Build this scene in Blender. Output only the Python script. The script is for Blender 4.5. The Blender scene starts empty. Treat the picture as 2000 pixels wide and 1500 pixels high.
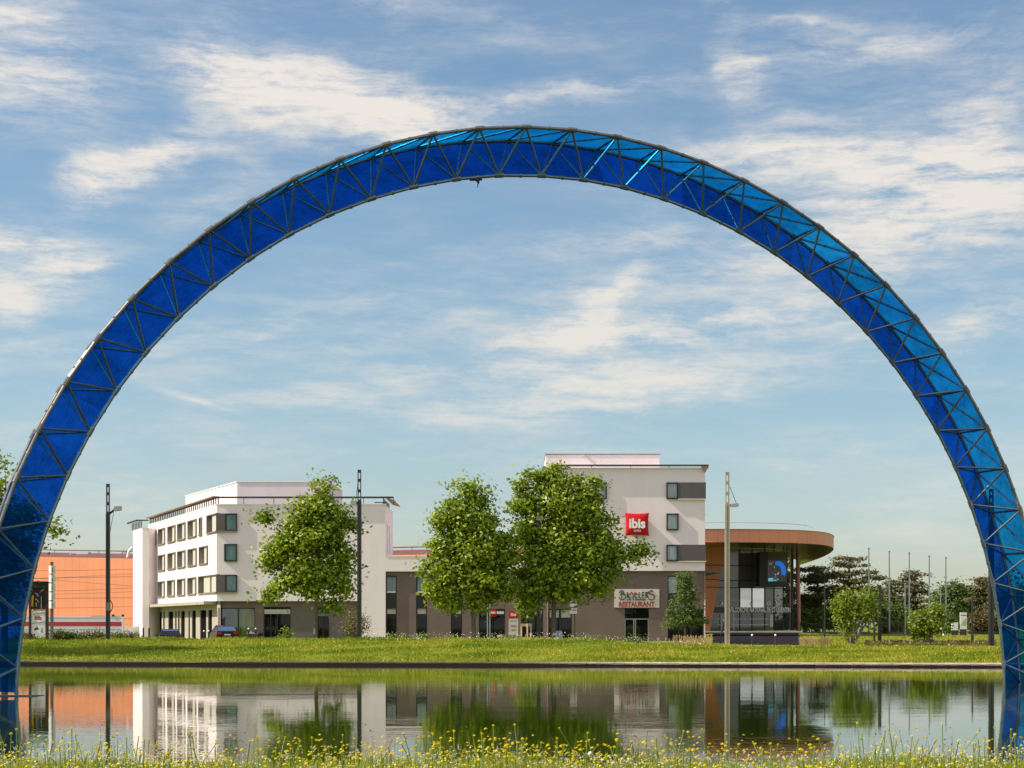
import bpy, math, random
import numpy as np
from mathutils import Vector
R = math.radians
F = 3517.0            # focal length in photo pixels (2000 wide)
EXPO = 0.6
EYE = 2.2; HOR = 1221.0
sc = bpy.context.scene
COL = sc.collection
def PX(px, D): return (px-1000.0)*D/F
def PZ(py, D): return EYE-(py-HOR)*D/F
def sstep(a, b, x):
    t = np.clip((x-a)/(b-a), 0, 1); return t*t*(3-2*t)
# ------------------------------------------------------------------ materials
class NT:
    def __init__(s, tree): s.t = tree; s.n = tree.nodes; s.l = tree.links
    def node(s, typ, **kw):
        n = s.n.new(typ)
        for k, v in kw.items(): setattr(n, k, v)
        return n
    def put(s, sock, v):
        if v is None: return
        if hasattr(v, 'is_output'): s.l.new(v, sock)
        else: sock.default_value = v
    def m(s, op, a, b=None, c=None, clamp=False):
        n = s.node('ShaderNodeMath', operation=op, use_clamp=clamp)
        s.put(n.inputs[0], a); s.put(n.inputs[1], b); s.put(n.inputs[2], c)
        return n.outputs[0]
    def mix(s, f, a, b, blend='MIX'):
        n = s.node('ShaderNodeMix', data_type='RGBA', blend_type=blend)
        s.put(n.inputs[0], f); s.put(n.inputs[6], a); s.put(n.inputs[7], b)
        return n.outputs[2]
    def noise(s, vec, scale, detail=4, rough=.55, dist=0.):
        n = s.node('ShaderNodeTexNoise'); s.put(n.inputs['Vector'], vec)
        n.inputs['Scale'].default_value = scale; n.inputs['Detail'].default_value = detail
        n.inputs['Roughness'].default_value = rough; n.inputs['Distortion'].default_value = dist
        return n.outputs[0]
    def ramp(s, f, stops):
        n = s.node('ShaderNodeValToRGB'); s.put(n.inputs[0], f)
        e = n.color_ramp.elements
        while len(e) < len(stops): e.new(.5)
        for q, (p, c) in zip(e, stops): q.position = p; q.color = (*c, 1) if len(c) == 3 else c
        return n.outputs[0]
    def mapping(s, vec, scale=(1,1,1), rot=(0,0,0), loc=(0,0,0)):
        n = s.node('ShaderNodeMapping'); s.put(n.inputs[0], vec)
        n.inputs['Scale'].default_value = scale; n.inputs['Rotation'].default_value = rot; n.inputs['Location'].default_value = loc
        return n.outputs[0]
def rgb(c): return (*c, 1.0)
MATS = {}
def mat(name, color, rough=.7, metal=0., var=.0, scale=1.5, spec=.5, bump=0., fn=None, trans=0., stretch=(1,1,1)):
    m = bpy.data.materials.new(name); m.use_nodes = True
    k = NT(m.node_tree); b = k.n['Principled BSDF']
    b.inputs['Base Color'].default_value = rgb(color); b.inputs['Roughness'].default_value = rough
    b.inputs['Metallic'].default_value = metal; b.inputs['Specular IOR Level'].default_value = spec
    if var or bump:
        tc = k.node('ShaderNodeTexCoord').outputs['Object']
        v = k.mapping(tc, stretch)
        n1 = k.noise(v, scale, 6, .6)
        if var:
            lo = tuple(c*(1-var) for c in color); hi = tuple(min(1, c*(1+var*.7)) for c in color)
            k.l.new(k.ramp(n1, [(.3, lo), (.7, hi)]), b.inputs['Base Color'])
        if bump:
            bp = k.node('ShaderNodeBump'); bp.inputs['Strength'].default_value = bump; bp.inputs['Distance'].default_value = .02
            k.l.new(k.noise(v, scale*8, 4, .6), bp.inputs['Height']); k.l.new(bp.outputs[0], b.inputs['Normal'])
    if fn: fn(k, b)
    MATS[name] = m
    return m
# ------------------------------------------------------------------ mesh builder
class MB:
    def __init__(s): s.v = []; s.f = []; s.n = 0
    def add(s, v, f):
        o = len(s.v); s.v += [tuple(map(float, p)) for p in v]; s.f += [tuple(i+o for i in q) for q in f]
        return s
    def box(s, x0, x1, y0, y1, z0, z1):
        v = [(x0,y0,z0),(x1,y0,z0),(x1,y1,z0),(x0,y1,z0),(x0,y0,z1),(x1,y0,z1),(x1,y1,z1),(x0,y1,z1)]
        return s.add(v, [(0,3,2,1),(4,5,6,7),(0,1,5,4),(1,2,6,5),(2,3,7,6),(3,0,4,7)])
    def fbox(s, fr, u0, u1, z0, z1, d0, d1):
        v = [fr.p(u0,z0,d0),fr.p(u1,z0,d0),fr.p(u1,z0,d1),fr.p(u0,z0,d1),fr.p(u0,z1,d0),fr.p(u1,z1,d0),fr.p(u1,z1,d1),fr.p(u0,z1,d1)]
        return s.add(v, [(0,1,2,3),(7,6,5,4),(4,5,1,0),(5,6,2,1),(6,7,3,2),(7,4,0,3)])
    def quad(s, a, b, c, d): return s.add([a,b,c,d], [(0,1,2,3)])
    def prism(s, pts, z0, z1):
        n = len(pts)
        v = [(p[0],p[1],z0) for p in pts]+[(p[0],p[1],z1) for p in pts]
        f = [tuple(range(n))[::-1], tuple(range(n,2*n))]+[(i,(i+1)%n,n+(i+1)%n,n+i) for i in range(n)]
        return s.add(v, f)
    def tube(s, pts, rad, n=8, cap=True):
        pts = [Vector(p) for p in pts]; m = len(pts)
        if not hasattr(rad, '__len__'): rad = [rad]*m
        v = []; ref = None
        for i, p in enumerate(pts):
            d = (pts[min(i+1,m-1)]-pts[max(i-1,0)]).normalized()
            if ref is None: ref = Vector((0,0,1)) if abs(d.z) < .9 else Vector((1,0,0))
            a = d.cross(ref)
            if a.length < 1e-4: a = d.orthogonal()
            a.normalize(); b = d.cross(a)
            ref = -a.cross(d) if False else ref
            for j in range(n):
                t = 2*math.pi*j/n; v.append(p+(a*math.cos(t)+b*math.sin(t))*rad[i])
        f = [(i*n+j, i*n+(j+1)%n, (i+1)*n+(j+1)%n, (i+1)*n+j) for i in range(m-1) for j in range(n)]
        if cap: f += [tuple(range(n))[::-1], tuple(range((m-1)*n, m*n))]
        return s.add(v, f)
    def lathe(s, c, prof, n=12):
        v = []; m = len(prof)
        for r, z in prof:
            for j in range(n):
                t = 2*math.pi*j/n; v.append((c[0]+r*math.cos(t), c[1]+r*math.sin(t), c[2]+z))
        f = [(i*n+j, i*n+(j+1)%n, (i+1)*n+(j+1)%n, (i+1)*n+j) for i in range(m-1) for j in range(n)]
        f += [tuple(range(n))[::-1], tuple(range((m-1)*n, m*n))]
        return s.add(v, f)
    def wall(s, fr, u0, u1, z0, z1, ops=(), depth=.3):
        us = sorted({u0,u1,*[o[0] for o in ops],*[o[1] for o in ops]}); us = [u for u in us if u0-1e-6 <= u <= u1+1e-6]
        zs = sorted({z0,z1,*[o[2] for o in ops],*[o[3] for o in ops]}); zs = [z for z in zs if z0-1e-6 <= z <= z1+1e-6]
        for a, b in zip(us, us[1:]):
            for c, d in zip(zs, zs[1:]):
                um = (a+b)/2; zm = (c+d)/2
                if any(o[0] < um < o[1] and o[2] < zm < o[3] for o in ops): continue
                s.quad(fr.p(a,c), fr.p(b,c), fr.p(b,d), fr.p(a,d))
        for o in ops:
            a, b, c, d = o; k = -depth
            s.quad(fr.p(a,c), fr.p(a,d), fr.p(a,d,k), fr.p(a,c,k)); s.quad(fr.p(b,d), fr.p(b,c), fr.p(b,c,k), fr.p(b,d,k))
            s.quad(fr.p(a,d), fr.p(b,d), fr.p(b,d,k), fr.p(a,d,k)); s.quad(fr.p(b,c), fr.p(a,c), fr.p(a,c,k), fr.p(b,c,k))
        return s
    def mesh(s, name, m, o=(0,0,0), smooth=False):
        me = bpy.data.meshes.new(name)
        me.from_pydata([(a-o[0],b-o[1],c-o[2]) for a,b,c in s.v], [], s.f)
        if m is not None: me.materials.append(m)
        if smooth: me.polygons.foreach_set('use_smooth', [True]*len(me.polygons))
        me.update()
        return me
class Frame:
    def __init__(s, o, u, n): s.o = o; s.u = u; s.n = n
    def p(s, u, z, d=0.): return (s.o[0]+s.u[0]*u+s.n[0]*d, s.o[1]+s.u[1]*u+s.n[1]*d, z)
# ------------------------------------------------------------------ objects
def tag(o, label=None, cat=None, group=None, kind=None):
    if label: o['label'] = label
    if cat: o['category'] = cat
    if group: o['group'] = group
    if kind: o['kind'] = kind
    return o
def thing(name, label, cat, loc, group=None, rz=0):
    o = bpy.data.objects.new(name, None); COL.objects.link(o); o.location = loc; o.rotation_euler = (0,0,rz)
    o.empty_display_size = .2
    return tag(o, label, cat, group)
def root_loc(o):
    while o.parent: o = o.parent
    return o.location
def part(name, mb, m, parent, label=None, smooth=False, local=False):
    o = bpy.data.objects.new(name, mb.mesh(name, m, (0,0,0) if local else root_loc(parent), smooth)); COL.objects.link(o)
    o.parent = parent
    if label: o['label'] = label
    return o
def solid(name, mb, m, label=None, cat=None, group=None, kind=None, smooth=False, loc=(0,0,0)):
    o = bpy.data.objects.new(name, mb.mesh(name, m, loc, smooth)); COL.objects.link(o); o.location = loc
    return tag(o, label, cat, group, kind)
def copy_tree(o, parent=None):
    c = o.copy(); COL.objects.link(c); c.parent = parent
    for ch in list(o.children): copy_tree(ch, c)
    return c
def text_mb(body, size, fr_p, bold=0., ext=.02, align='CENTER', width=None, space=1.):
    """Text as geometry; fr_p(u, v, d) maps text plane to the world."""
    cu = bpy.data.curves.new('t', 'FONT'); cu.body = body; cu.size = size; cu.extrude = ext; cu.offset = bold
    cu.align_x = align; cu.align_y = 'CENTER'; cu.resolution_u = 3; cu.space_character = space
    ob = bpy.data.objects.new('t', cu); COL.objects.link(ob)
    dg = bpy.context.evaluated_depsgraph_get(); ev = ob.evaluated_get(dg); me = ev.to_mesh()
    vs = [v.co.copy() for v in me.vertices]; fs = [tuple(p.vertices) for p in me.polygons]
    ev.to_mesh_clear(); bpy.data.objects.remove(ob); bpy.data.curves.remove(cu)
    xs = [v.x for v in vs]; k = 1.
    if width: k = width/(max(xs)-min(xs))
    cx = (max(xs)+min(xs))/2 if align == 'CENTER' else 0
    mb = MB(); mb.add([fr_p((v.x-cx)*k, v.y, v.z) for v in vs], fs)
    return mb
def np_mesh(name, verts, nper, m, tint=None, parent=None, smooth=False):
    """verts (N*nper,3): N separate nper-gons."""
    N = len(verts)//nper
    me = bpy.data.meshes.new(name); me.vertices.add(len(verts)); me.vertices.foreach_set('co', np.asarray(verts, np.float32).ravel())
    me.loops.add(N*nper); me.loops.foreach_set('vertex_index', np.arange(N*nper, dtype=np.int32))
    me.polygons.add(N); me.polygons.foreach_set('loop_start', np.arange(0, N*nper, nper, dtype=np.int32))
    me.update(calc_edges=True)
    if tint is not None:
        a = me.attributes.new('tint', 'FLOAT', 'FACE'); a.data.foreach_set('value', np.asarray(tint, np.float32))
    if m: me.materials.append(m)
    o = bpy.data.objects.new(name, me); COL.objects.link(o)
    if parent: o.parent = parent
    return o
# ------------------------------------------------------------------ camera and light
cam = bpy.data.cameras.new('camera'); co = bpy.data.objects.new('camera', cam); COL.objects.link(co)
co.location = (0,0,EYE); co.rotation_euler = (R(90),0,0)
cam.sensor_fit = 'HORIZONTAL'; cam.sensor_width = 36; cam.lens = 36*F/2000; cam.shift_y = (HOR-750)/2000
cam.clip_end = 30000; cam.clip_start = .1
sc.camera = co
sc.view_settings.view_transform = 'Standard'; sc.view_settings.look = 'None'; sc.view_settings.gamma = 1; sc.view_settings.exposure = EXPO
SUN_EL = 43.0; SUN_FRONT = 7.5      # degrees the sun stands in front of the frontal facades
sd = Vector((-math.cos(R(SUN_EL))*math.cos(R(SUN_FRONT)), -math.cos(R(SUN_EL))*math.sin(R(SUN_FRONT)), math.sin(R(SUN_EL))))
sl = bpy.data.lights.new('sun', 'SUN'); sl.energy = 4.6; sl.angle = R(.53); sl.color = (1,.90,.76)
so = bpy.data.objects.new('sun', sl); COL.objects.link(so); so.rotation_euler = (-sd).to_track_quat('-Z','Y').to_euler()
so.location = (-60,20,90)
def make_world():
    w = bpy.data.worlds.new('World'); sc.world = w; w.use_nodes = True
    k = NT(w.node_tree); k.n.clear()
    sky = k.node('ShaderNodeTexSky', sky_type='NISHITA'); sky.sun_disc = False; sky.sun_elevation = R(SUN_EL)
    sky.sun_rotation = math.atan2(sd.x, sd.y); sky.air_density = 1.; sky.dust_density = .6; sky.ozone_density = 1.6
    g = k.node('ShaderNodeTexCoord').outputs['Generated']
    nrm = k.node('ShaderNodeVectorMath', operation='NORMALIZE'); k.l.new(g, nrm.inputs[0])
    sp = k.node('ShaderNodeSeparateXYZ'); k.l.new(nrm.outputs[0], sp.inputs[0])
    az = k.m('ARCTAN2', sp.outputs[0], sp.outputs[1]); el = k.m('ARCSINE', sp.outputs[2])
    U = k.m('MULTIPLY', az, F/1000); V = k.m('MULTIPLY', el, F/1000)
    cb = k.node('ShaderNodeCombineXYZ'); k.l.new(U, cb.inputs[0]); k.l.new(V, cb.inputs[1])
    p = cb.outputs[0]
    # warp
    wn = k.node('ShaderNodeTexNoise'); k.l.new(p, wn.inputs['Vector']); wn.inputs['Scale'].default_value = 3.4; wn.inputs['Detail'].default_value = 6; wn.inputs['Roughness'].default_value = .58
    ws = k.node('ShaderNodeVectorMath', operation='SUBTRACT'); k.l.new(wn.outputs['Color'], ws.inputs[0]); ws.inputs[1].default_value = (.5,.5,.5)
    wm = k.node('ShaderNodeVectorMath', operation='MULTIPLY'); k.l.new(ws.outputs[0], wm.inputs[0]); wm.inputs[1].default_value = (.30,.13,0)
    wa = k.node('ShaderNodeVectorMath', operation='ADD'); k.l.new(p, wa.inputs[0]); k.l.new(wm.outputs[0], wa.inputs[1])
    q = wa.outputs[0]
    sq = k.node('ShaderNodeSeparateXYZ'); k.l.new(q, sq.inputs[0]); uu, vv = sq.outputs[0], sq.outputs[1]
    def blob(px, py, sx, sy, ang, amp):
        uc, vc = (px-1000)/1000, (HOR-py)/1000; c, s = math.cos(R(ang)), math.sin(R(ang))
        du = k.m('SUBTRACT', uu, uc); dv = k.m('SUBTRACT', vv, vc)
        a = k.m('MULTIPLY_ADD', du, c*1000/sx, k.m('MULTIPLY', dv, s*1000/sx))
        b = k.m('MULTIPLY_ADD', du, -s*1000/sy, k.m('MULTIPLY', dv, c*1000/sy))
        r2 = k.m('MULTIPLY_ADD', a, a, k.m('MULTIPLY', b, b))
        return k.m('MULTIPLY', k.m('EXPONENT', k.m('MULTIPLY', r2, -1.)), amp)
    tot = None
    uu, vv = U, V
    tot = blob(390,790,90,6,-16,.7)
    uu, vv = sq.outputs[0], sq.outputs[1]
    for b in CLOUDS:
        e = blob(*b); tot = e if tot is None else k.m('ADD', tot, e)
    # thin cover that exists all round the sky
    qm = k.mapping(q, (1.1, 5.5, 1), (0,0,R(9)))
    fib = k.noise(qm, 2.6, 10, .68, .15)
    fine = k.noise(k.mapping(p, (1.5, 8, 1), (0,0,R(13))), 4.5, 9, .74, .25)
    base = k.noise(k.mapping(p, (.8, 3.4, 1), (0,0,R(7)), (3.1,7.7,0)), 1.9, 4, .55, .4)
    low = k.node('ShaderNodeMapRange'); k.l.new(V, low.inputs[0]); low.inputs[1].default_value = .85; low.inputs[2].default_value = .45; low.inputs[3].default_value = 1.7; low.inputs[4].default_value = 3.0
    thin = k.m('MULTIPLY', k.m('SUBTRACT', base, .33, clamp=True), low.outputs[0])
    back = k.node('ShaderNodeMapRange', interpolation_type='SMOOTHSTEP'); k.l.new(sp.outputs[1], back.inputs[0]); back.inputs[1].default_value = .25; back.inputs[2].default_value = -.45
    thin = k.m('ADD', k.m('MULTIPLY_ADD', back.outputs[0], 1.3, thin), .13)      # unseen cloud added behind the camera as fill light for the front facades
    cov = k.m('ADD', tot, thin)
    tex = k.m('MULTIPLY_ADD', fib, 1.9, k.m('MULTIPLY_ADD', fine, 1.5, -1.12))
    d = k.m('MULTIPLY', cov, k.m('MAXIMUM', tex, .06))
    mr = k.node('ShaderNodeMapRange', interpolation_type='SMOOTHSTEP'); k.l.new(d, mr.inputs[0])
    mr.inputs[1].default_value = .0; mr.inputs[2].default_value = 1.7; mr.inputs[3].default_value = 0; mr.inputs[4].default_value = .90
    dens = mr.outputs[0]
    skyc = k.node('ShaderNodeVectorMath', operation='SCALE'); k.l.new(sky.outputs[0], skyc.inputs[0]); skyc.inputs['Scale'].default_value = SKY_K
    fac = k.m('DIVIDE', V, 1.6, clamp=True)
    grade = k.ramp(fac, SKY_GRADE)
    s2 = k.mix(1., skyc.outputs[0], grade, 'MULTIPLY')
    ccol = k.ramp(fac, [(0, (.48,.48,.45)), (.25, (.545,.52,.475)), (.6, (.605,.56,.505)), (1, (.58,.565,.555))])
    cv = k.node('ShaderNodeVectorMath', operation='SCALE'); k.l.new(ccol, cv.inputs[0]); k.l.new(k.m('MULTIPLY_ADD', back.outputs[0], .55, 1.), cv.inputs['Scale']); ccol = cv.outputs[0]  # added cloud behind the camera is brightened to strengthen its fill
    out = k.mix(dens, s2, ccol)
    bg = k.node('ShaderNodeBackground'); k.l.new(out, bg.inputs[0]); bg.inputs[1].default_value = 1.
    # the Sky Texture is scaled to 0.1 inside (SKY_K), clouds are in picture units
    o = k.node('ShaderNodeOutputWorld'); k.l.new(bg.outputs[0], o.inputs[0])
SKY_K = .10
SKY_GRADE = [(0, (.72,.73,.76)), (.15,(.73,.76,.78)), (.35, (.73,.81,.80)), (.7, (.78,.87,.86)), (1, (.76,.84,.88))]
CLOUDS = [ # px, py, sx, sy, angle, amp   (directions of the real clouds)
 (470,185,150,55,-8,1.5),(620,215,190,70,-10,1.6),(760,235,150,50,-14,1.3),(1000,228,260,24,2,.8),(1200,205,200,16,6,.5),
 (300,330,120,30,27,1.6),(200,390,90,38,30,1.1),(60,500,150,36,-12,1.6),(110,570,110,44,25,1.35),(40,610,60,44,-40,1.2),
 (30,60,110,130,50,.9),(60,210,130,90,20,.8),(150,250,120,50,0,.55),(480,330,90,26,-25,.6),(380,440,150,50,28,.55),
 (1560,330,260,38,-3,1.2),(1850,400,260,120,-8,1.5),(1750,470,260,80,10,1.1),(1300,470,300,36,4,.75),(1500,520,300,40,6,.8),
 (1900,280,90,80,60,.8),(1460,170,40,90,20,.85),(1700,130,240,24,8,.8),(1560,92,90,10,0,.6),(1350,20,120,20,-4,.7),
 (1180,590,90,28,38,1.5),(1120,660,160,34,8,1.3),(1350,640,260,36,8,1.1),(1300,740,330,34,6,1.2),(900,730,330,30,2,.9),
 (700,800,300,28,-3,.85),(1900,660,160,34,14,.9),(520,640,120,24,10,.7),(1150,790,300,26,5,.9),(650,690,220,16,2,.4),
 (1500,900,260,26,3,.3),(850,60,300,30,-18,.35)]
# ------------------------------------------------------------------ materials
def grass_fn(k, b):
    tc = k.node('ShaderNodeTexCoord').outputs['Object']
    n1 = k.noise(tc, .35, 5, .6); n2 = k.noise(k.mapping(tc, (1,1.6,1)), 2.6, 6, .7); n3 = k.noise(tc, 9., 3, .7)
    c1 = k.ramp(n1, [(.3, (.09,.13,.010)), (.5, (.15,.18,.014)), (.7, (.25,.23,.03))])
    c2 = k.ramp(n2, [(.3, (.06,.10,.010)), (.55, (.16,.20,.016)), (.75, (.29,.26,.04))])
    c = k.mix(.55, c1, c2)
    c = k.mix(k.m('MULTIPLY', k.m('GREATER_THAN', n3, .68), .8), c, (.42,.30,.012,1))
    k.l.new(c, b.inputs['Base Color'])
    bp = k.node('ShaderNodeBump'); bp.inputs['Strength'].default_value = .6; bp.inputs['Distance'].default_value = .12
    k.l.new(n2, bp.inputs['Height']); k.l.new(bp.outputs[0], b.inputs['Normal'])
M_ground = mat('meadow_grass_ground', (.1,.15,.02), .95, fn=grass_fn, spec=.1)
def leaf_mat(name, a, c, dark=.6, trans=.45, rough=.45, mid=None):
    m = bpy.data.materials.new(name); m.use_nodes = True; k = NT(m.node_tree); k.n.clear()
    at = k.node('ShaderNodeAttribute', attribute_name='tint').outputs['Fac']
    col = k.ramp(at, [(0, a), (1, c)] if mid is None else [(0, a), (.45, mid), (1, c)])
    p = k.node('ShaderNodeBsdfPrincipled'); k.l.new(col, p.inputs['Base Color']); p.inputs['Roughness'].default_value = rough
    p.inputs['Specular IOR Level'].default_value = .35
    t = k.node('ShaderNodeBsdfTranslucent'); k.l.new(k.mix(.5, col, (.30,.36,.02,1)), t.inputs[0])
    x = k.node('ShaderNodeMixShader'); x.inputs[0].default_value = trans
    k.l.new(p.outputs[0], x.inputs[1]); k.l.new(t.outputs[0], x.inputs[2])
    o = k.node('ShaderNodeOutputMaterial'); k.l.new(x.outputs[0], o.inputs[0])
    return m
M_leaf = leaf_mat('plane_leaf', (.055,.13,.008), (.42,.50,.03), trans=.38)
M_leaf_pale = leaf_mat('pale_leaf', (.09,.16,.012), (.30,.36,.035))
M_cedar = leaf_mat('cedar_needles', (.048,.066,.024), (.19,.155,.062), trans=.15, rough=.7)
M_wood = leaf_mat('wood_leaf', (.028,.062,.014), (.10,.145,.026), trans=.25, rough=.6)
M_pine = leaf_mat('pine_needles', (.030,.065,.022), (.17,.25,.06), trans=.4, rough=.6)
M_hedge = leaf_mat('hedge_leaf', (.05,.10,.012), (.13,.20,.025), trans=.35)
M_brownhedge = leaf_mat('brown_hedge_leaf', (.07,.05,.015), (.17,.12,.04), trans=.25)
M_twig = leaf_mat('twig_leaf', (.06,.055,.02), (.22,.19,.05), trans=.3)
M_dry = leaf_mat('bed_leaf', (.05,.06,.015), (.24,.15,.06), trans=.3)
M_blade = leaf_mat('grass_blade', (.16,.24,.012), (.60,.56,.08), trans=.5, rough=.6)
M_bankblade = leaf_mat('bank_grass_blade', (.12,.20,.010), (.66,.47,.11), trans=.45, rough=.75, mid=(.34,.37,.022))
M_yellow = leaf_mat('yellow_petal', (.88,.66,.008), (.97,.85,.02), trans=.3, rough=.6)
M_whitepetal = leaf_mat('white_petal', (.62,.52,.44), (.80,.76,.66), trans=.3, rough=.6)
M_stem = mat('flower_stem', (.14,.20,.03), .6)
M_puff = mat('seed_puff', (.75,.72,.66), .9)
M_bark = mat('bark', (.13,.105,.075), .9, var=.45, scale=6, bump=.6)
M_barkpale = mat('pale_bark', (.26,.22,.15), .9, var=.4, scale=5, bump=.5)
def water_mat():
    m = bpy.data.materials.new('pond_water'); m.use_nodes = True; k = NT(m.node_tree); b = k.n['Principled BSDF']
    b.inputs['Base Color'].default_value = (.014,.028,.002,1); b.inputs['Roughness'].default_value = .02
    b.inputs['IOR'].default_value = 1.34; b.inputs['Specular IOR Level'].default_value = .5
    tc = k.node('ShaderNodeTexCoord').outputs['Object']
    a = k.noise(k.mapping(tc, (1.,1.3,1), (0,0,.3)), 2.3, 3, .55, .3)
    c = k.noise(k.mapping(tc, (.5,.9,1), (0,0,-.2)), .55, 3, .5)
    patch = k.ramp(k.noise(k.mapping(tc, (.05,.11,1)), 1., 3, .5), [(.42, (.25,.25,.25)), (.62, (1,1,1))])
    h = k.m('ADD', k.m('MULTIPLY', k.m('MULTIPLY', a, .0028), patch), k.m('MULTIPLY', c, .0034))
    bp = k.node('ShaderNodeBump'); bp.inputs['Strength'].default_value = 1.; bp.inputs['Distance'].default_value = 1.
    k.l.new(h, bp.inputs['Height']); k.l.new(bp.outputs[0], b.inputs['Normal'])
    return m
M_water = water_mat()
M_conc = mat('kerb_concrete', (.30,.25,.20), .9, var=.55, scale=1.4, bump=.4)
M_concdark = mat('wet_concrete', (.035,.028,.022), .6, var=.5, scale=2)
def render_fn(k, b):
    tc = k.node('ShaderNodeTexCoord').outputs['Object']
    n = k.noise(k.mapping(tc, (1,1,.35)), .5, 7, .62)
    n = k.m('ADD', k.m('MULTIPLY', n, .75), k.m('MULTIPLY', k.noise(k.mapping(tc, (1,1,.06)), 2.2, 5, .65), .28))
    k.l.new(k.ramp(n, [(.30, (.71,.62,.625)), (.52, (.775,.685,.695)), (.8, (.81,.72,.73))]), b.inputs['Base Color'])
    bp = k.node('ShaderNodeBump'); bp.inputs['Strength'].default_value = .12; bp.inputs['Distance'].default_value = .01
    k.l.new(k.noise(tc, 14, 3, .6), bp.inputs['Height']); k.l.new(bp.outputs[0], b.inputs['Normal'])
M_white = mat('white_render', (.83,.76,.70), .85, fn=render_fn, spec=.2)
M_whitetop = mat('white_cap', (.84,.77,.70), .8, spec=.2)
M_taupe = mat('taupe_render', (.165,.120,.108), .9, var=.12, scale=.7, spec=.2, bump=.15)
M_olive = mat('olive_panel', (.105,.095,.075), .6, var=.1)
M_beigeconc = mat('beige_concrete', (.38,.335,.275), .85, var=.14, scale=.9, spec=.2, stretch=(1,1,.3))
M_panel = mat('grey_brown_panel', (.085,.075,.070), .6, var=.08)
M_frame = mat('black_frame', (.012,.012,.013), .4)
M_reveal = mat('brown_reveal', (.20,.165,.13), .6)
M_blind = mat('beige_blind', (.46,.43,.37), .7, var=.05)
M_dark = mat('dark_interior', (.010,.009,.009), 1., spec=0.)
M_rail = mat('rail_steel', (.035,.032,.032), .45, metal=.3)
M_bronze = mat('bronze_soffit', (.30,.15,.085), .45, metal=.3)
def glass(name, c, refl=.12, rough=.02, streak=0.):
    m = bpy.data.materials.new(name); m.use_nodes = True; k = NT(m.node_tree); k.n.clear()
    d = k.node('ShaderNodeBsdfDiffuse'); d.inputs[0].default_value = rgb(c)
    if streak:
        tc = k.node('ShaderNodeTexCoord').outputs['Object']
        n = k.noise(k.mapping(tc, (streak,streak,.25)), 1.6, 4, .6)
        k.l.new(k.ramp(n, [(.35, tuple(x*.55 for x in c)), (.65, tuple(min(1,x*1.35) for x in c))]), d.inputs[0])
    g = k.node('ShaderNodeBsdfGlossy'); g.inputs['Roughness'].default_value = rough; g.inputs[0].default_value = (.95,.97,1,1)
    lw = k.node('ShaderNodeFresnel'); lw.inputs[0].default_value = 1.5
    x = k.node('ShaderNodeMixShader'); k.l.new(k.m('ADD', lw.outputs[0], refl, clamp=True), x.inputs[0])
    k.l.new(d.outputs[0], x.inputs[1]); k.l.new(g.outputs[0], x.inputs[2])
    o = k.node('ShaderNodeOutputMaterial'); k.l.new(x.outputs[0], o.inputs[0])
    return m
M_paneteal = glass('teal_glass', (.075,.17,.165), .02, streak=1.)
M_panepale = glass('curtained_glass', (.26,.34,.36), .04, streak=5.)
M_panedark = glass('dark_glass', (.008,.008,.008), -.015)
M_paneblue = glass('blue_tinted_glass', (.018,.030,.050), .06, streak=1.)
M_panegreen = glass('green_tinted_glass', (.085,.095,.012), .05, streak=2.)
M_panegreen2 = glass('leaf_green_glass', (.035,.085,.015), .05, streak=2.)
M_veloglass = glass('velodrome_glass', (.030,.034,.032), .03, .015)
M_velobright = glass('mirroring_glass', (.05,.055,.055), .42, .015)
M_velopanel = glass('grey_glass_panel', (.115,.11,.105), .02, .1)
def ribs(c, per, depth=.12):
    def fn(k, b):
        tc = k.node('ShaderNodeTexCoord').outputs['Object']
        sx = k.node('ShaderNodeSeparateXYZ'); k.l.new(tc, sx.inputs[0])
        s = k.m('FRACT', k.m('MULTIPLY', sx.outputs[0], per)); z = k.m('FRACT', k.m('MULTIPLY', sx.outputs[2], .33))
        e = k.m('MAXIMUM', k.m('LESS_THAN', s, .06), k.m('LESS_THAN', z, .015))
        n = k.noise(tc, .25, 4, .5)
        base = k.ramp(n, [(.3, tuple(x*.92 for x in c)), (.7, tuple(min(1,x*1.06) for x in c))])
        k.l.new(k.mix(k.m('MULTIPLY', e, .35), base, rgb(tuple(x*.45 for x in c))), b.inputs['Base Color'])
    return fn
M_orange = mat('orange_cladding', (.62,.235,.115), .55, fn=ribs((.62,.235,.115), .8), spec=.3)
M_copper = mat('copper_fascia', (.70,.27,.155), .5, fn=ribs((.70,.27,.155), .9), spec=.3)
M_soffit = mat('gold_soffit', (.30,.17,.05), .22, metal=.6, var=.1, scale=.3)
M_roofdark = mat('maroon_roof', (.16,.055,.050), .6)
M_whitemetal = mat('white_metal', (.72,.72,.70), .4)
M_steel = mat('galvanised_steel', (.33,.36,.37), .32, metal=.75)
M_tube = mat('painted_steel_tube', (.15,.195,.215), .24, metal=.65, var=.25, scale=3)
M_tubewarm = mat('weathered_chord_steel', (.21,.20,.19), .3, metal=.6, var=.3, scale=3)
M_post = mat('dark_lamp_post', (.040,.038,.040), .38, metal=.4)
M_postgrey = mat('grey_lamp_post', (.16,.15,.135), .4, metal=.4)
M_postbeige = mat('beige_lamp_post', (.36,.31,.23), .5, var=.25, scale=2, stretch=(1,1,.2))
M_head = mat('lamp_head_grey', (.34,.32,.30), .4)
M_red = mat('sign_red', (.50,.010,.014), .55, var=.05, spec=.15)
M_white2 = mat('sign_white', (.80,.78,.76), .5)
M_signbeige = mat('sign_beige', (.56,.50,.45), .6)
M_black = mat('sign_black', (.012,.011,.011), .5)
M_redtext = mat('red_lettering', (.36,.018,.025), .5)
M_blueboard = mat('blue_grey_board', (.20,.26,.36), .5)
M_picket = mat('chestnut_picket', (.46,.27,.13), .8, var=.3, scale=4)
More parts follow.
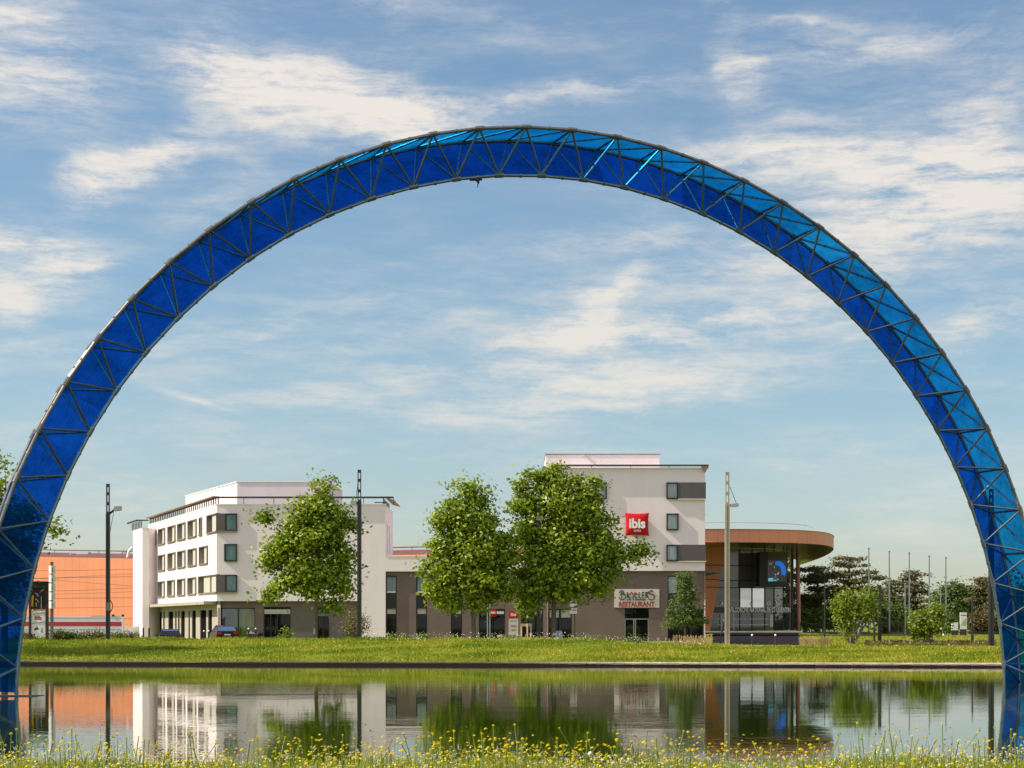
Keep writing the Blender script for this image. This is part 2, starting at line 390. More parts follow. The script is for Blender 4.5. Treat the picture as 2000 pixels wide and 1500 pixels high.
M_stake = mat('pine_stake', (.62,.46,.27), .7, var=.15, scale=4)
M_asphalt = mat('asphalt', (.024,.022,.026), 1., spec=0., var=.25, scale=1.2)
M_pave = mat('paving', (.36,.30,.24), .9, var=.2, scale=1.)
M_hoard = mat('hoarding_white', (.68,.66,.64), .55, var=.06)
M_hoardred = mat('hoarding_red', (.45,.022,.022), .5)
M_carpaint = mat('black_car_paint', (.008,.008,.010), .3, spec=.4)
M_carblue = mat('silver_car_paint', (.30,.33,.38), .2, metal=.5)
M_carglass = glass('car_glass', (.010,.012,.014), -.12, .12)
M_tyre = mat('tyre', (.012,.012,.012), .8)
M_tail = mat('tail_lamp', (.45,.012,.018), .15)
M_skin = mat('skin', (.42,.24,.17), .6)
M_cloth = mat('dark_navy_cloth', (.010,.012,.022), .9)
M_hair = mat('dark_hair', (.015,.010,.008), .7)
M_brick = mat('maroon_planter', (.10,.03,.03), .7)
def panel_mat(name, tint, milk, share):
    m = bpy.data.materials.new(name); m.use_nodes = True; k = NT(m.node_tree); k.n.clear()
    at = k.node('ShaderNodeAttribute', attribute_name='uvw').outputs['Vector']
    s = k.node('ShaderNodeSeparateXYZ'); k.l.new(at, s.inputs[0])
    tc = k.node('ShaderNodeTexCoord').outputs['Object']
    fl = k.node('ShaderNodeMath', operation='FRACT'); k.l.new(k.m('MULTIPLY', s.outputs[1], 30.), fl.inputs[0])
    rib = k.m('MULTIPLY', k.m('ABSOLUTE', k.m('SUBTRACT', fl.outputs[0], .5)), 2.)
    n = k.noise(tc, 1.3, 5, .65); n2 = k.noise(k.mapping(at, (3,30,1)), 1.5, 4, .7)
    oi = k.node('ShaderNodeObjectInfo').outputs['Random']
    n = k.m('ADD', n, k.m('MULTIPLY_ADD', oi, .26, -.13))
    f = k.m('MULTIPLY_ADD', rib, .18, k.m('MULTIPLY_ADD', n, .55, k.m('MULTIPLY', n2, .60)))
    lo = tuple(c*.40 for c in tint); hi = tuple(min(1., c*1.55) for c in tint)
    col = k.ramp(f, [(.48, lo), (.86, hi)])
    t = k.node('ShaderNodeBsdfTransparent'); k.l.new(col, t.inputs[0])
    d = k.node('ShaderNodeBsdfTranslucent'); d.inputs[0].default_value = rgb(milk)
    d2 = k.node('ShaderNodeBsdfDiffuse'); d2.inputs[0].default_value = rgb(tuple(c*.35 for c in milk))
    a = k.node('ShaderNodeAddShader'); k.l.new(d.outputs[0], a.inputs[0]); k.l.new(d2.outputs[0], a.inputs[1])
    x = k.node('ShaderNodeMixShader'); x.inputs[0].default_value = share
    k.l.new(t.outputs[0], x.inputs[1]); k.l.new(a.outputs[0], x.inputs[2])
    g = k.node('ShaderNodeBsdfGlossy'); g.inputs['Roughness'].default_value = .22; g.inputs[0].default_value = (.6,.75,1,1)
    y = k.node('ShaderNodeMixShader'); y.inputs[0].default_value = .03
    k.l.new(x.outputs[0], y.inputs[1]); k.l.new(g.outputs[0], y.inputs[2])
    o = k.node('ShaderNodeOutputMaterial'); k.l.new(y.outputs[0], o.inputs[0])
    return m
M_sheetsunlit = panel_mat('sunlit_blue_sheet', (.014,.29,.66), (.0,.13,.36), .24)  # outer sheets: sunlight painted in as a lighter copy of the blue
M_sheetshaded = panel_mat('shaded_blue_sheet', (.006,.080,.46), (.0,.04,.20), .22)  # back sheets: same blue sheeting with shade painted into the colour
make_world()
rng = np.random.default_rng(7); random.seed(7)
# ------------------------------------------------------------------ ground
def shear(x): return -.12*(np.clip(x,-70,70)+27.4)
EDGE0 = 100.5
def edge_y(x): return EDGE0+shear(x)
def crest_z(x): return 1.31-.36*sstep(3,10.5,x)-.09*sstep(12,18,x)
def ground_z(x, y):
    x = np.asarray(x, float); y = np.asarray(y, float)
    near = 1.03+.03*np.sin(x*1.7+y)+.02*np.sin(x*4.1-y*2)-2.0*sstep(14.9,20.,y)
    e = y-edge_y(x)
    t = np.clip((e-.5)/11.5, 0, 1)
    cz = crest_z(x); bank = .18+(cz-.18)*(1-(1-t)**1.35)+.03*np.sin(x*.9+e*.4)*sstep(.5,3,e)*(1-sstep(7,11,e))
    w = sstep(1320, 1400, 1000+F*x/np.maximum(y,1))
    left = .75-.65*sstep(-24.2,-26.5,x)
    right = .98+.34*sstep(125,200,y)*(1-sstep(30,36,x-.02*(y-150)))+.12*sstep(180,240,y)
    far = left*(1-w)+right*w
    far = far+(1.1-far)*sstep(330,500,y)
    s = sstep(12,26,e); land = bank*(1-s)+far*s
    z = np.where(e > .17, land, np.where(y < 21, near, -.9))
    return z
def gz(x, y): return float(ground_z(x, y))
def axis(pts):
    out = []
    for a, b, n in pts: out += list(np.linspace(a, b, n, endpoint=False))
    return np.array(out+[pts[-1][1]])
xs = axis([(-9000,-600,8),(-600,-90,14),(-90,-45,14),(-45,45,110),(45,90,14),(90,600,14),(600,9000,8)])
vs = axis([(-300,-20,5),(-20,11,5),(11,22,34),(22,60,4),(60,100.0,4),(100.0,100.6,1),(100.6,100.75,1),(100.75,101.05,1),(101.05,133,62),(133,250,60),(250,520,20),(520,12000,14)])
gx, gv = np.meshgrid(xs, vs)
gy = gv+shear(gx)*sstep(30,80,gv)*(1-sstep(140,260,gv))
gzv = ground_z(gx, gy)
nx, ny = len(xs), len(vs)
mb = MB(); mb.v = list(map(tuple, np.stack([gx,gy,gzv],-1).reshape(-1,3).tolist()))
mb.f = [(j*nx+i, j*nx+i+1, (j+1)*nx+i+1, (j+1)*nx+i) for j in range(ny-1) for i in range(nx-1)]
solid('ground', mb, M_ground, kind='structure', smooth=True)
mb = MB(); mb.add([(-110,16,0),(110,16,0),(110,edge_y(110)+.1,0),(70,edge_y(70)+.1,0),(-70,edge_y(-70)+.1,0),(-110,edge_y(-110)+.1,0)],[(0,1,2,3,4,5)])
solid('water', mb, M_water, kind='structure')
# kerb round the far edge of the pond
def kerb():
    X = np.linspace(-68,68,69); mb = MB(); prof = [(-.02,-.8),(-.02,.175),(.02,.20),(.55,.215),(.55,-.8)]
    v = []
    for i, x in enumerate(X):
        y = float(edge_y(x)); j = random.uniform(-.015,.015)
        gap = -.05 if abs(x+18.6) < .9 else 0
        for a, z in prof: v.append((x, y+a+j, z+(gap if z > 0 else 0)))
    n = len(prof); f = [(i*n+j, (i+1)*n+j, (i+1)*n+j+1, i*n+j+1) for i in range(len(X)-1) for j in range(n-1)]
    mb.add(v, f); return mb
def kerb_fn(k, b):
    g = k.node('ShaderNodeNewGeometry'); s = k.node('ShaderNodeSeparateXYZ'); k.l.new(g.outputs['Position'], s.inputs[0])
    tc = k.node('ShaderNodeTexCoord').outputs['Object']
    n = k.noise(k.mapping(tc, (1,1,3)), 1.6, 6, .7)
    dry = k.ramp(n, [(.3, (.26,.20,.15)), (.7, (.60,.49,.39))])  # paler concrete tone
    dark_tone = k.ramp(n, [(.3, (.035,.028,.02)), (.7, (.16,.13,.09))])
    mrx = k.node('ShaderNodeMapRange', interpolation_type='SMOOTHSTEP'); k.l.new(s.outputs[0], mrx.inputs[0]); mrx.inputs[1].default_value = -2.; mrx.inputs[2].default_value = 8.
    dry = k.mix(mrx.outputs[0], dark_tone, dry)  # darker tone on the left part, paler on the right
    band_z = k.m('ADD', k.m('MULTIPLY', n, .16), .03)
    band_z = k.m('MULTIPLY', band_z, k.m('MULTIPLY_ADD', mrx.outputs[0], -.25, 1.15))
    f = k.m('LESS_THAN', s.outputs[2], band_z)     # darker band along the foot of the wall
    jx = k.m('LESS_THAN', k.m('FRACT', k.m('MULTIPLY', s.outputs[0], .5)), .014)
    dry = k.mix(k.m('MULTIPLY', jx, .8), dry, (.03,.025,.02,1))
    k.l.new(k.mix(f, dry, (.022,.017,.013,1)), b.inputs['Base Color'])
solid('pond_edge', kerb(), mat('two_tone_kerb_concrete', (.3,.25,.2), .9, fn=kerb_fn, spec=.2), kind='structure')
# plaza and path sheets laid on the ground
def sheet(name, poly_fn, us, vs_, dz, m):
    mb = MB(); n = len(us); v = []
    for b in vs_:
        for a in us:
            x, y = poly_fn(a, b); v.append((x, y, gz(x,y)+dz))
    mb.add(v, [(j*n+i, j*n+i+1, (j+1)*n+i+1, (j+1)*n+i) for j in range(len(vs_)-1) for i in range(n-1)])
    return solid(name, mb, m, kind='structure')
L01 = np.linspace(0,1,16)
sheet('plaza', lambda a,b: ((lambda y: (PX(1392+a*(1562-1392), y), y))(115+b*82.5)), L01, np.linspace(0,1,40), .03, M_asphalt)
sheet('path', lambda a,b: (11.2+a*7.2, float(edge_y(11.2+a*7.2))+13.4+b*4.2), L01, np.linspace(0,1,8), .02, M_pave)
sheet('road', lambda a,b: (-62+a*70, 133+b*14), np.linspace(0,1,60), np.linspace(0,1,12), .02, M_asphalt)
# ------------------------------------------------------------------ the arch
KS = 2.21
TH, ACX, ACY, AZC, ARO, ARI, DPH, PH0, AW, AT, ASI = .355, .887*KS, 27.717*KS, EYE-1.235*KS, 8.864*KS, 8.221*KS, .0855, .378, .828*KS, .46, -.509
DPH = .08555
def arch_p(st, r, d):
    ph = PH0+st*DPH; s = -r*math.cos(ph)
    return Vector((ACX+s*math.cos(TH)-d*math.sin(TH), ACY+s*math.sin(TH)+d*math.cos(TH), AZC+r*math.sin(ph)))
FI = list(range(-4, 33))
Fn = {i: arch_p(i, ARO, 0) for i in FI}; Bn = {i: arch_p(i, ARO, AW) for i in FI}
In = {i: arch_p(i+ASI, ARI, AT*AW) for i in range(-4, 34)}
arch = thing('arch_sculpture', 'giant blue translucent arch of steel lattice standing in the pond', 'sculpture', (ACX,ACY,0))
def chord(name, nodes, idx, m):
    mb = MB()
    mb.tube([nodes[i] for i in idx], .058, 10)
    for i in idx:
        a = nodes[max(i-1,idx[0])]; c = nodes[min(i+1,idx[-1])]; d = (c-a).normalized(); p = nodes[i]
        mb.tube([p-d*.15, p+d*.15], .085, 8)
        if i+1 in nodes:      # clamp collar mid-way
            q = (p+nodes[i+1])/2; mb.tube([q-d*.035, q+d*.035], .076, 8)
    part(name, mb, m, arch)
chord('outer_chord', Fn, FI, M_tubewarm); chord('back_chord', Bn, FI, M_tubewarm); chord('inner_chord', In, list(range(-4,34)), M_tube)
bars = []
for i in range(-4, 34):
    for j in (i-1, i):
        if j in Fn: bars.append((In[i], Fn[j], .040))
for i in range(32, -5, -1): bars.append((Bn[i], Fn[i], .040))
for i in range(31, -5, -1): bars.append((Bn[i], Fn[i+1], .036))
for i in range(-4, 34):
    for j in (i-1, i):
        if j in Bn: bars.append((In[i], Bn[j], .036))
rest = MB()
for n, (a, b, r) in enumerate(bars):
    d = (b-a).normalized(); mb = MB() if n < 100 else rest
    mb.tube([a+d*.06, b-d*.06], r, 8); q = (a+b)/2; mb.tube([q-d*.03, q+d*.03], r*1.35, 8)
    if n < 100: part('strut', mb, M_tube, arch)
tag(part('struts', rest, M_tube, arch), kind='stuff')
def sheet_panel(name, a, b, c, d, out, m):
    n = 4; v = []; uv = []
    for j in range(n+1):
        for i in range(n+1):
            u, w = i/n, j/n
            p = (a*(1-u)+b*u)*(1-w)+(d*(1-u)+c*u)*w+out
            v.append(p); uv.append((u,w,0))
    f = [(j*(n+1)+i, j*(n+1)+i+1, (j+1)*(n+1)+i+1, (j+1)*(n+1)+i) for j in range(n) for i in range(n)]
    mb = MB(); mb.add(v, f); o = part(name, mb, m, arch)
    at = o.data.attributes.new('uvw', 'FLOAT_VECTOR', 'POINT'); at.data.foreach_set('vector', np.array(uv, np.float32).ravel())
depth = Vector((-math.sin(TH), math.cos(TH), 0))
for i in range(-4, 32):
    rad = (Fn[i]+Fn[i+1])/2-Vector((ACX,ACY,AZC)); rad.normalize()
    sheet_panel('outer_panel', Fn[i], Fn[i+1], Bn[i+1], Bn[i], rad*.012, M_sheetsunlit)
    i0, i1 = (In[i]+In[i+1])/2, (In[i+1]+In[i+2])/2 if i+2 in In else In[i+1]
    # outward normal of the back face
    nb = (Bn[i+1]-Bn[i]).cross(i0-Bn[i]).normalized()
    if nb.dot(depth) < 0: nb = -nb
    sheet_panel('back_panel', Bn[i], Bn[i+1], i1, i0, nb*.012, M_sheetshaded)
for px, py, D in ((20,1361,55.3),):
    mb = MB(); x = PX(px,D); mb.box(x-1.6,x+.75,D-.2,D+1.2,-.6,.010); part('base_slab', mb, M_concdark, arch)
mb = MB(); p = In[12]*.55+In[13]*.45; mb.tube([p+Vector((0,0,-.05)), p+Vector((.1,0,-.16)), p+Vector((.06,0,-.33))], [.06,.045,.02], 8); mb.tube([p+Vector((-.2,0,-.07)),p+Vector((.22,0,-.06))], .05, 8)
part('hanging_bracket', mb, M_black, arch)
# ------------------------------------------------------------------ the hotel
HD = 164.0
def hx(px): return PX(px, HD)
def hz(py): return PZ(py, HD)
hotel = thing('hotel_building', 'white hotel with taupe ground floor, two wings and red cushion sign', 'hotel', (hx(900), HD, .75))
fr = Frame((0,HD), (1,0), (0,-1))                 # frontal plane, u = x
C = (hx(423), HD); dvec = (-.3600, .9330)
fl = Frame(C, dvec, (-.9330,-.3600))              # left facade, u = metres from the corner
def lu(px):
    r = (px-1000)/F; return (r*C[1]-C[0])/(dvec[0]-r*dvec[1])
ztop = hz(986); zw = hz(1174); zg = .2
rows = [(hz(1037),hz(1003)),(hz(1096.5),hz(1062.5)),(hz(1156),hz(1122.5))]
def hp(name, mb, m, label=None, parent=None): return part(name, mb, m, parent or hotel, label)
# --- left wing, frontal wall: plain render
xr = hx(753)
mb = MB(); mb.wall(fr, C[0], xr, zw, ztop); mb.wall(fr, hx(699), xr, zg, zw)
mb.quad((hx(699),HD,zg),(hx(699),HD,zw),(hx(699),HD+.45,zw),(hx(699),HD+.45,zg))
mb.quad((C[0],HD,zw),(C[0],HD+.5,zw),(hx(699),HD+.5,zw),(hx(699),HD,zw))        # soffit over the recessed ground floor
# right side wall and back
side = Frame((xr,HD), (0,1), (1,0))
so_ = [(2.2,3.0,hz(1079)-0,hz(1022)),(4.6,5.4,hz(1079),hz(1022))]
mb.wall(side, 0, 10, zg, ztop, so_, .25)
pL = fl.p(lu(290), 0)
mb.quad((xr,HD+10,zg),(pL[0],pL[1],zg),(pL[0],pL[1],ztop),(xr,HD+10,ztop))
hp('wall', mb, M_white)
mb = MB()
for u0,u1,z0,z1 in so_: mb.fbox(side, u0, u1, z0, z1, -.3, -.24)
hp('side_window', mb, M_reveal)
# left facade
wpx = [[(1187,1207),(1220,1275),(1293,1355),(1368,1432),(1448,1518),(1535,1560)],
       [(1187,1205),(1220,1275),(1293,1355),(1368,1432),(1448,1518),(1535,1605)],
       [(1185,1203),(1217,1272),(1290,1350),(1367,1430),(1447,1515)]]
K = 500/1974
lw = []; strips = []
for ri, row in enumerate(wpx):
    for a, b in row: lw.append((lu(b*K), lu(a*K), *rows[ri]))
strips = [(0., lu(1597*K), *rows[0]), (0., lu(1533*K), *rows[2])]
Lend = lu(290)
mb = MB(); mb.wall(fl, 0, Lend, zw, ztop, lw+strips, .32)
hp('wall', mb, M_white)
for u0,u1,z0,z1 in lw:
    w = MB(); t = .09
    w.fbox(fl,u0-.05,u0+t,z0-.05,z1+.04,-.3,.14); w.fbox(fl,u1-t*.6,u1+.02,z0-.02,z1+.04,-.3,.05)
    w.fbox(fl,u0+t,u1-t*.6,z0-.10,z0-.01,-.3,.16); w.fbox(fl,u0+t,u1-t*.6,z1-.03,z1+.05,-.3,.06)
    f_ = hp('window', w, M_reveal)
    wide = u1-u0 > 1.2
    g = MB(); g.fbox(fl,u0+t,u1-t*.6,z0,z1-.03,-.30,-.27); part('pane', g, M_panedark, f_)
    if wide:
        g = MB(); g.fbox(fl,u0+t,u0+t+(u1-u0)*.52,z0,z1-.03,-.26,-.10); part('blind', g, M_blind, f_)
for (u0,u1,z0,z1), big in zip(strips, (0,1)):
    w = MB(); w.fbox(fl,-.16,u1+.05,z0-.10,z0,-.3,.16); w.fbox(fl,-.16,u1+.05,z1-.02,z1+.05,-.3,.10); w.fbox(fl,u1-.06,u1+.03,z0,z1-.02,-.3,.08)
    f_ = hp('window', w, M_reveal)
    g = MB(); g.fbox(fl,.12,u1-.06,z0,z1-.02,-.30,-.28); part('pane', g, M_panedark, f_)
    g = MB()
    if big: g.fbox(fl,.05,u1*.30,z0,z1-.02,-.27,-.06); g.fbox(fl,u1*.40,u1*.74,z0,z1-.02,-.27,-.06)
    else: g.fbox(fl,.05,u1*.52,z0,z1-.02,-.27,-.06)
    part('blind', g, M_blind, f_)
# corner windows on the front: grey panel + dark framed pane
def framed(f, u0,u1,z0,z1, pane, out=.24, t=.11, label=None, par=None):
    w = MB()
    w.fbox(f,u0,u0+t,z0,z1,0,out); w.fbox(f,u1-t,u1,z0,z1,0,out); w.fbox(f,u0+t,u1-t,z0,z0+t,0,out); w.fbox(f,u0+t,u1-t,z1-t,z1,0,out)
    o = hp('window', w, M_frame, label, par)
    g = MB(); g.fbox(f,u0+t,u1-t,z0+t,z1-t,0.004,.05); part('pane', g, pane, o); return o
for ri in range(3):
    z0, z1 = rows[ri]
    framed(fr, hx(440 if ri != 1 else 438.5), hx(463.5), z0, z1, M_paneteal)
    if ri != 1:
        w = MB(); w.fbox(fr, C[0]-.02, hx(439.8), z0, z1, 0.004, .20); hp('cladding_panel', w, M_panel)
        w = MB(); w.fbox(fr, C[0]-.02, hx(463.5), z0-.09, z0-.004, 0.004, .24); hp('sill', w, M_reveal)
# parapet caps, roof and railings
def cap(f, u0, u1, z, m=M_whitetop):
    w = MB(); w.fbox(f,u0,u1,z,z+.07,-.35,.04); hp('parapet_cap', w, m)
cap(fr, C[0]-.03, xr+.04, ztop); cap(fl, 0.04, Lend, ztop)
w = MB(); w.add([(C[0],HD+.1,ztop-.3),(xr,HD+.1,ztop-.3),(xr,HD+10,ztop-.3),(pL[0],pL[1],ztop-.3)],[(0,1,2,3)]); hp('roof', w, M_panel)
zr = hz(971.5)
def rail(f, u0, u1, z, z0, step, out0, out1, posts=.05, m=M_rail):
    w = MB(); w.fbox(f,u0,u1,z-.05,z+.06,out0,out1)
    n = max(2, int(abs(u1-u0)/step))
    for i in range(n+1):
        u = u0+(u1-u0)*i/n; w.fbox(f,u-posts/2,u+posts/2,z0,z-.05,-.24,-.24+posts)
    hp('roof_railing', w, m)
rail(fr, hx(417), xr+.72, zr, ztop, 2.4, -.5, .33)
rail(fl, .2, Lend, zr+.02, ztop+.05, 1.05, -.27, -.10, .09)
w = MB(); w.fbox(fl,.1,Lend,zr+.081,zr+.12,-.27,.38); hp('rail_cap', w, M_bronze)
w = MB(); w.add([(xr+.05,HD-.25,zr-.08),(xr+.80,HD-.25,zr-.30),(xr+.80,HD+9,zr-.30),(xr+.05,HD+9,zr-.08),(xr+.05,HD-.25,zr-.02),(xr+.80,HD-.25,zr-.24),(xr+.80,HD+9,zr-.24),(xr+.05,HD+9,zr-.02)],
    [(0,3,2,1),(4,5,6,7),(0,1,5,4),(1,2,6,5),(2,3,7,6),(3,0,4,7)]); hp('sun_canopy', w, M_bronze)
for i in range(6):
    w = MB(); w.box(xr-.25,xr-.17,HD+.2+i*1.5,HD+.28+i*1.5,ztop,zr-.05); hp('canopy_post', w, M_rail)
w = MB(); w.fbox(fr, hx(731), xr, ztop+.19, ztop+.27, -.3, -.2); hp('roof_railing', w, M_rail)
# penthouse
pd = 169.0
q = [(PX(463,pd),pd),(PX(643,pd),pd),(PX(657,pd+6),pd+6),(PX(657,pd+6),pd+12),(PX(463,pd)+dvec[0]*20-1,pd+dvec[1]*20)]
w = MB(); w.prism(q, ztop-.3, PZ(942,pd)); hp('penthouse', w, M_white)
w = MB(); w.prism([(a+(.06 if i in (1,2,3) else -.06), b-(.06 if i in (0,1) else -.0)) for i,(a,b) in enumerate(q)], PZ(942,pd)+.003, PZ(942,pd)+.09); hp('parapet_cap', w, M_whitetop)
# stair tower at the far left end
e1 = fl.p(Lend,0); D1 = 192.
tq = [(PX(278,D1),D1),(PX(291,D1),D1),(PX(291,D1)+2,D1+4),(PX(278,D1)+dvec[0]*6,D1+dvec[1]*6)]
zt = PZ(1031,D1)
w = MB(); w.prism(tq, 0, zt); hp('stair_tower', w, M_white)
w = MB(); w.tube([(tq[0][0]-.5,tq[0][1]-.2,zt+.8),(tq[1][0],D1-.3,zt+.8)], .08, 6); w.tube([(tq[0][0]-.5,tq[0][1]-.2,zt+.8),(tq[3][0]-.6,tq[3][1],zt+.8)], .10, 6)
for i in range(7):
    t = i/6; w.tube([(tq[0][0]-.1+(tq[3][0]-tq[0][0])*t, tq[0][1]+(tq[3][1]-tq[0][1])*t, zt),(tq[0][0]-.1+(tq[3][0]-tq[0][0])*t, tq[0][1]+(tq[3][1]-tq[0][1])*t, zt+.8)], .05, 6)
hp('roof_railing', w, M_rail)
# ground floor, left facade: concrete fins and slots
slots = [(1183,1205),(1223,1247),(1258,1270),(1298,1335),(1350,1362),(1372,1385),(1395,1425),(1453,1465),(1480,1510),(1543,1590),(1605,1635)]
fg = Frame((C[0]-.0+.9330*.55-.2, C[1]+.36*.55+.0), dvec, (-.9330,-.3600))
def gu(px):
    r = (px-1000)/F; return (r*fg.o[1]-fg.o[0])/(dvec[0]-r*dvec[1])
zs1 = PZ(1192,HD+8)
ops = [(gu(b*K), gu(a*K), zg, zs1) for a, b in slots]
w = MB(); w.wall(fg, 0, gu(290), zg, zw+.05, ops, .10); hp('fin_wall', w, M_beigeconc)
for o in ops:
    w = MB(); w.fbox(fg,o[0],o[1],o[2],o[3],-.14,-.10); hp('slot_window', w, M_dark)
w = MB(); w.fbox(fl, 1.6, gu(283), zw-.28, zw+.02, -.3, .85); hp('awning', w, M_beigeconc)
w = MB(); w.quad(fl.p(0,zw,0), fl.p(0,zw,-.8), fl.p(Lend,zw,-.8), fl.p(Lend,zw,0)); hp('soffit', w, M_taupe)
# ground floor, front
gd = .45
fgr = Frame((0,HD+gd), (1,0), (0,-1))
zt1 = hz(1187)
ops = [(hx(425),hx(497),zg,zt1),(hx(513.5),hx(566.5),zg,hz(1185)),(hx(618.5),hx(642),zg,hz(1186))]
w = MB(); w.wall(fgr, C[0]+.35, hx(699), zg, zw, ops, .35); hp('ground_floor_wall', w, M_taupe)
w = MB(); w.fbox(fgr, hx(567.5), hx(613.5), zg, hz(1186), .004, .05); hp('cladding_panel', w, M_olive)
w = MB(); w.fbox(fgr, hx(646), hx(670), zg, hz(1221), .004, .35); hp('utility_cabinet', w, M_panel)
def shop(u0,u1,z0,z1, panes, fdepth=-.3, bars=None):
    w = MB(); t=.09
    w.fbox(fgr,u0,u0+t,z0,z1,fdepth,fdepth+.12); w.fbox(fgr,u1-t,u1,z0,z1,fdepth,fdepth+.12); w.fbox(fgr,u0+t,u1-t,z1-t,z1,fdepth,fdepth+.12)
    for b in bars or (): w.fbox(fgr,b-t/2,b+t/2,z0,z1-t,fdepth,fdepth+.12)
    o = hp('shop_window', w, M_frame)
    for a,b,m in panes:
        g = MB(); g.fbox(fgr,a,b,z0,z1-t,fdepth-.03,fdepth); part('pane', g, m, o)
    return o
o = shop(hx(425),hx(497),zg,zt1,[(hx(425.5),hx(429),M_panedark),(hx(429),hx(454),M_paneblue),(hx(454),hx(462),M_panegreen2),(hx(464),hx(472),M_panegreen2),(hx(472),hx(495),M_panegreen)],bars=(hx(429),hx(463)))
o = shop(hx(513.5),hx(566.5),zg,hz(1185),[(hx(514),hx(566),M_panedark)],bars=(hx(527),hx(540),hx(553)))
g = MB(); g.fbox(fgr,hx(514.5),hx(565.5),hz(1199),hz(1190),-.16,-.10); part('blind', g, M_blind, o)
shop(hx(618.5),hx(642),zg,hz(1186),[(hx(619),hx(641.5),M_panedark)],bars=(hx(630),))
w = MB(); w.fbox(fgr,hx(619.5),hx(641),hz(1203),hz(1198),-.17,-.13); hp('fascia_sign', w, M_paneblue)
# --- link building
x0l = xr; x1l = hx(1070); zl = hz(1087); zlb = hz(1116)
w = MB(); w.wall(fr, x0l, x1l, zlb, zl); w.quad((x0l,HD,zl),(x1l,HD,zl),(x1l,HD+9,zl),(x0l,HD+9,zl)); w.quad((x0l,HD,zlb),(x0l,HD+.3,zlb),(x1l,HD+.3,zlb),(x1l,HD,zlb))
hp('wall', w, M_white); cap(fr, x0l+.05, x1l, zl+.003)
fk = Frame((0,HD+.28), (1,0), (0,-1))
lk = [(752.5,774.5),(812,834),(880,902.5),(934.5,986.5),(1017.5,1061),(1071.5,1117)]
zk = hz(1124); zk2 = hz(1189)
ops = [(hx(a)+.02,hx(b),zg,zk if i < 3 else zk2) for i,(a,b) in enumerate(lk[:5])]
w = MB(); w.wall(fk, x0l, x1l, zg, zlb, ops, .35); hp('ground_floor_wall', w, M_taupe)
def slotwin(f, u0,u1,z1, tall, curtain=M_panepale):
    w = MB(); t=.10; k=-.30
    w.fbox(f,u0,u0+t,zg,z1,k,k+.14); w.fbox(f,u1-t,u1,zg,z1,k,k+.14); w.fbox(f,u0+t,u1-t,z1-t,z1,k,k+.14)
    if tall: w.fbox(f,u0+t,u1-t,hz(1188),hz(1157.5),k-.02,k+.12)
    o = hp('tall_window', w, M_frame)
    if tall:
        g = MB(); g.fbox(f,u0+t,u1-t,hz(1155),z1-t,k-.03,k); part('pane', g, curtain, o)
        g = MB(); g.fbox(f,u0+t,u1-t,hz(1157.3),hz(1155.2),k,k+.22); part('sill', g, M_whitetop, o)
        g = MB(); g.fbox(f,u0+t,u1-t,zg,hz(1188.2),k-.05,k-.03); part('pane', g, M_panedark, o)
    else:
        g = MB(); g.fbox(f,u0+t,u1-t,zg,z1-t,k-.05,k-.03); part('pane', g, M_panedark, o)
    g = MB(); g.fbox(f,u0+t,u1-t,hz(1199),hz(1190),k-.02,k+.03); part('blind', g, M_blind, o)
for i,(a,b) in enumerate(lk[:5]):
    if i == 3:
        w = MB(); w.fbox(fk,hx(a),hx(a)+.1,zg,zk2,-.3,-.1); w.fbox(fk,hx(b)-.1,hx(b),zg,zk2,-.3,-.1); w.fbox(fk,hx(a)+.1,hx(b)-.1,hz(1202),zk2,-.28,-.06)
        o = hp('entrance', w, M_frame)
        g = MB(); g.fbox(fk,hx(a)+.1,hx(b)-.1,zg,hz(1202),-.34,-.31); part('door', g, M_panedark, o)
        g = MB(); g.fbox(fk,hx(970),hx(984),hz(1199),hz(1194),-.055,-.03); part('name_board', g, M_signbeige, o)
    else: slotwin(fk, hx(a)+.02, hx(b), zk if i < 3 else zk2, i < 3)
# --- right tower
tx0, tx1 = hx(1070), hx(1377); zT = hz(915); zTb = hz(1115)
w = MB(); w.wall(fr, tx0, tx1, zTb, zT)
w.quad((tx1,HD,zg),(tx1,HD+14,zg),(tx1,HD+14,zT),(tx1,HD,zT)); w.quad((tx0,HD,zg),(tx0,HD,zT),(tx0,HD+14,zT),(tx0,HD+14,zg)); w.quad((tx0,HD+14,zg),(tx0,HD+14,zT),(tx1,HD+14,zT),(tx1,HD+14,zg))
w.quad((tx0,HD,zTb),(tx0,HD+.3,zTb),(tx1,HD+.3,zTb),(tx1,HD,zTb)); w.quad((tx0,HD,zT-.3),(tx1,HD,zT-.3),(tx1,HD+14,zT-.3),(tx0,HD+14,zT-.3))
hp('wall', w, M_white); cap(fr, tx0, tx1+.04, zT)
zR = hz(909.3)
rail(fr, hx(1080), tx1+.30, zR, zT, 3.2, -.5, .40)
w = MB(); w.add([(tx1-.3,HD-.36,zR-.06),(tx1+.30,HD-.36,zR-.06),(tx1+.02,HD-.36,hz(923)),(tx1-.3,HD+12,zR-.06),(tx1+.30,HD+12,zR-.06),(tx1+.02,HD+12,hz(923))],[(0,2,1),(3,4,5),(0,1,4,3),(1,2,5,4),(2,0,3,5)]); hp('sun_canopy', w, M_bronze)
pd = 168.
w = MB(); w.box(PX(1066,pd),PX(1288,pd),pd,pd+8,zT-.3,PZ(888,pd)); hp('penthouse', w, M_white)
w = MB(); w.box(PX(1065,pd),PX(1289,pd),pd-.05,pd+8.05,PZ(888,pd)+.003,PZ(886.3,pd)); hp('parapet_cap', w, M_reveal)
w = MB(); p0=(PX(1141,pd),pd-.06,PZ(889.5,pd)); w.tube([p0,(PX(1170,pd),pd-.06,PZ(909,pd))],.05,6); hp('access_ladder', w, M_signbeige)
w = MB()
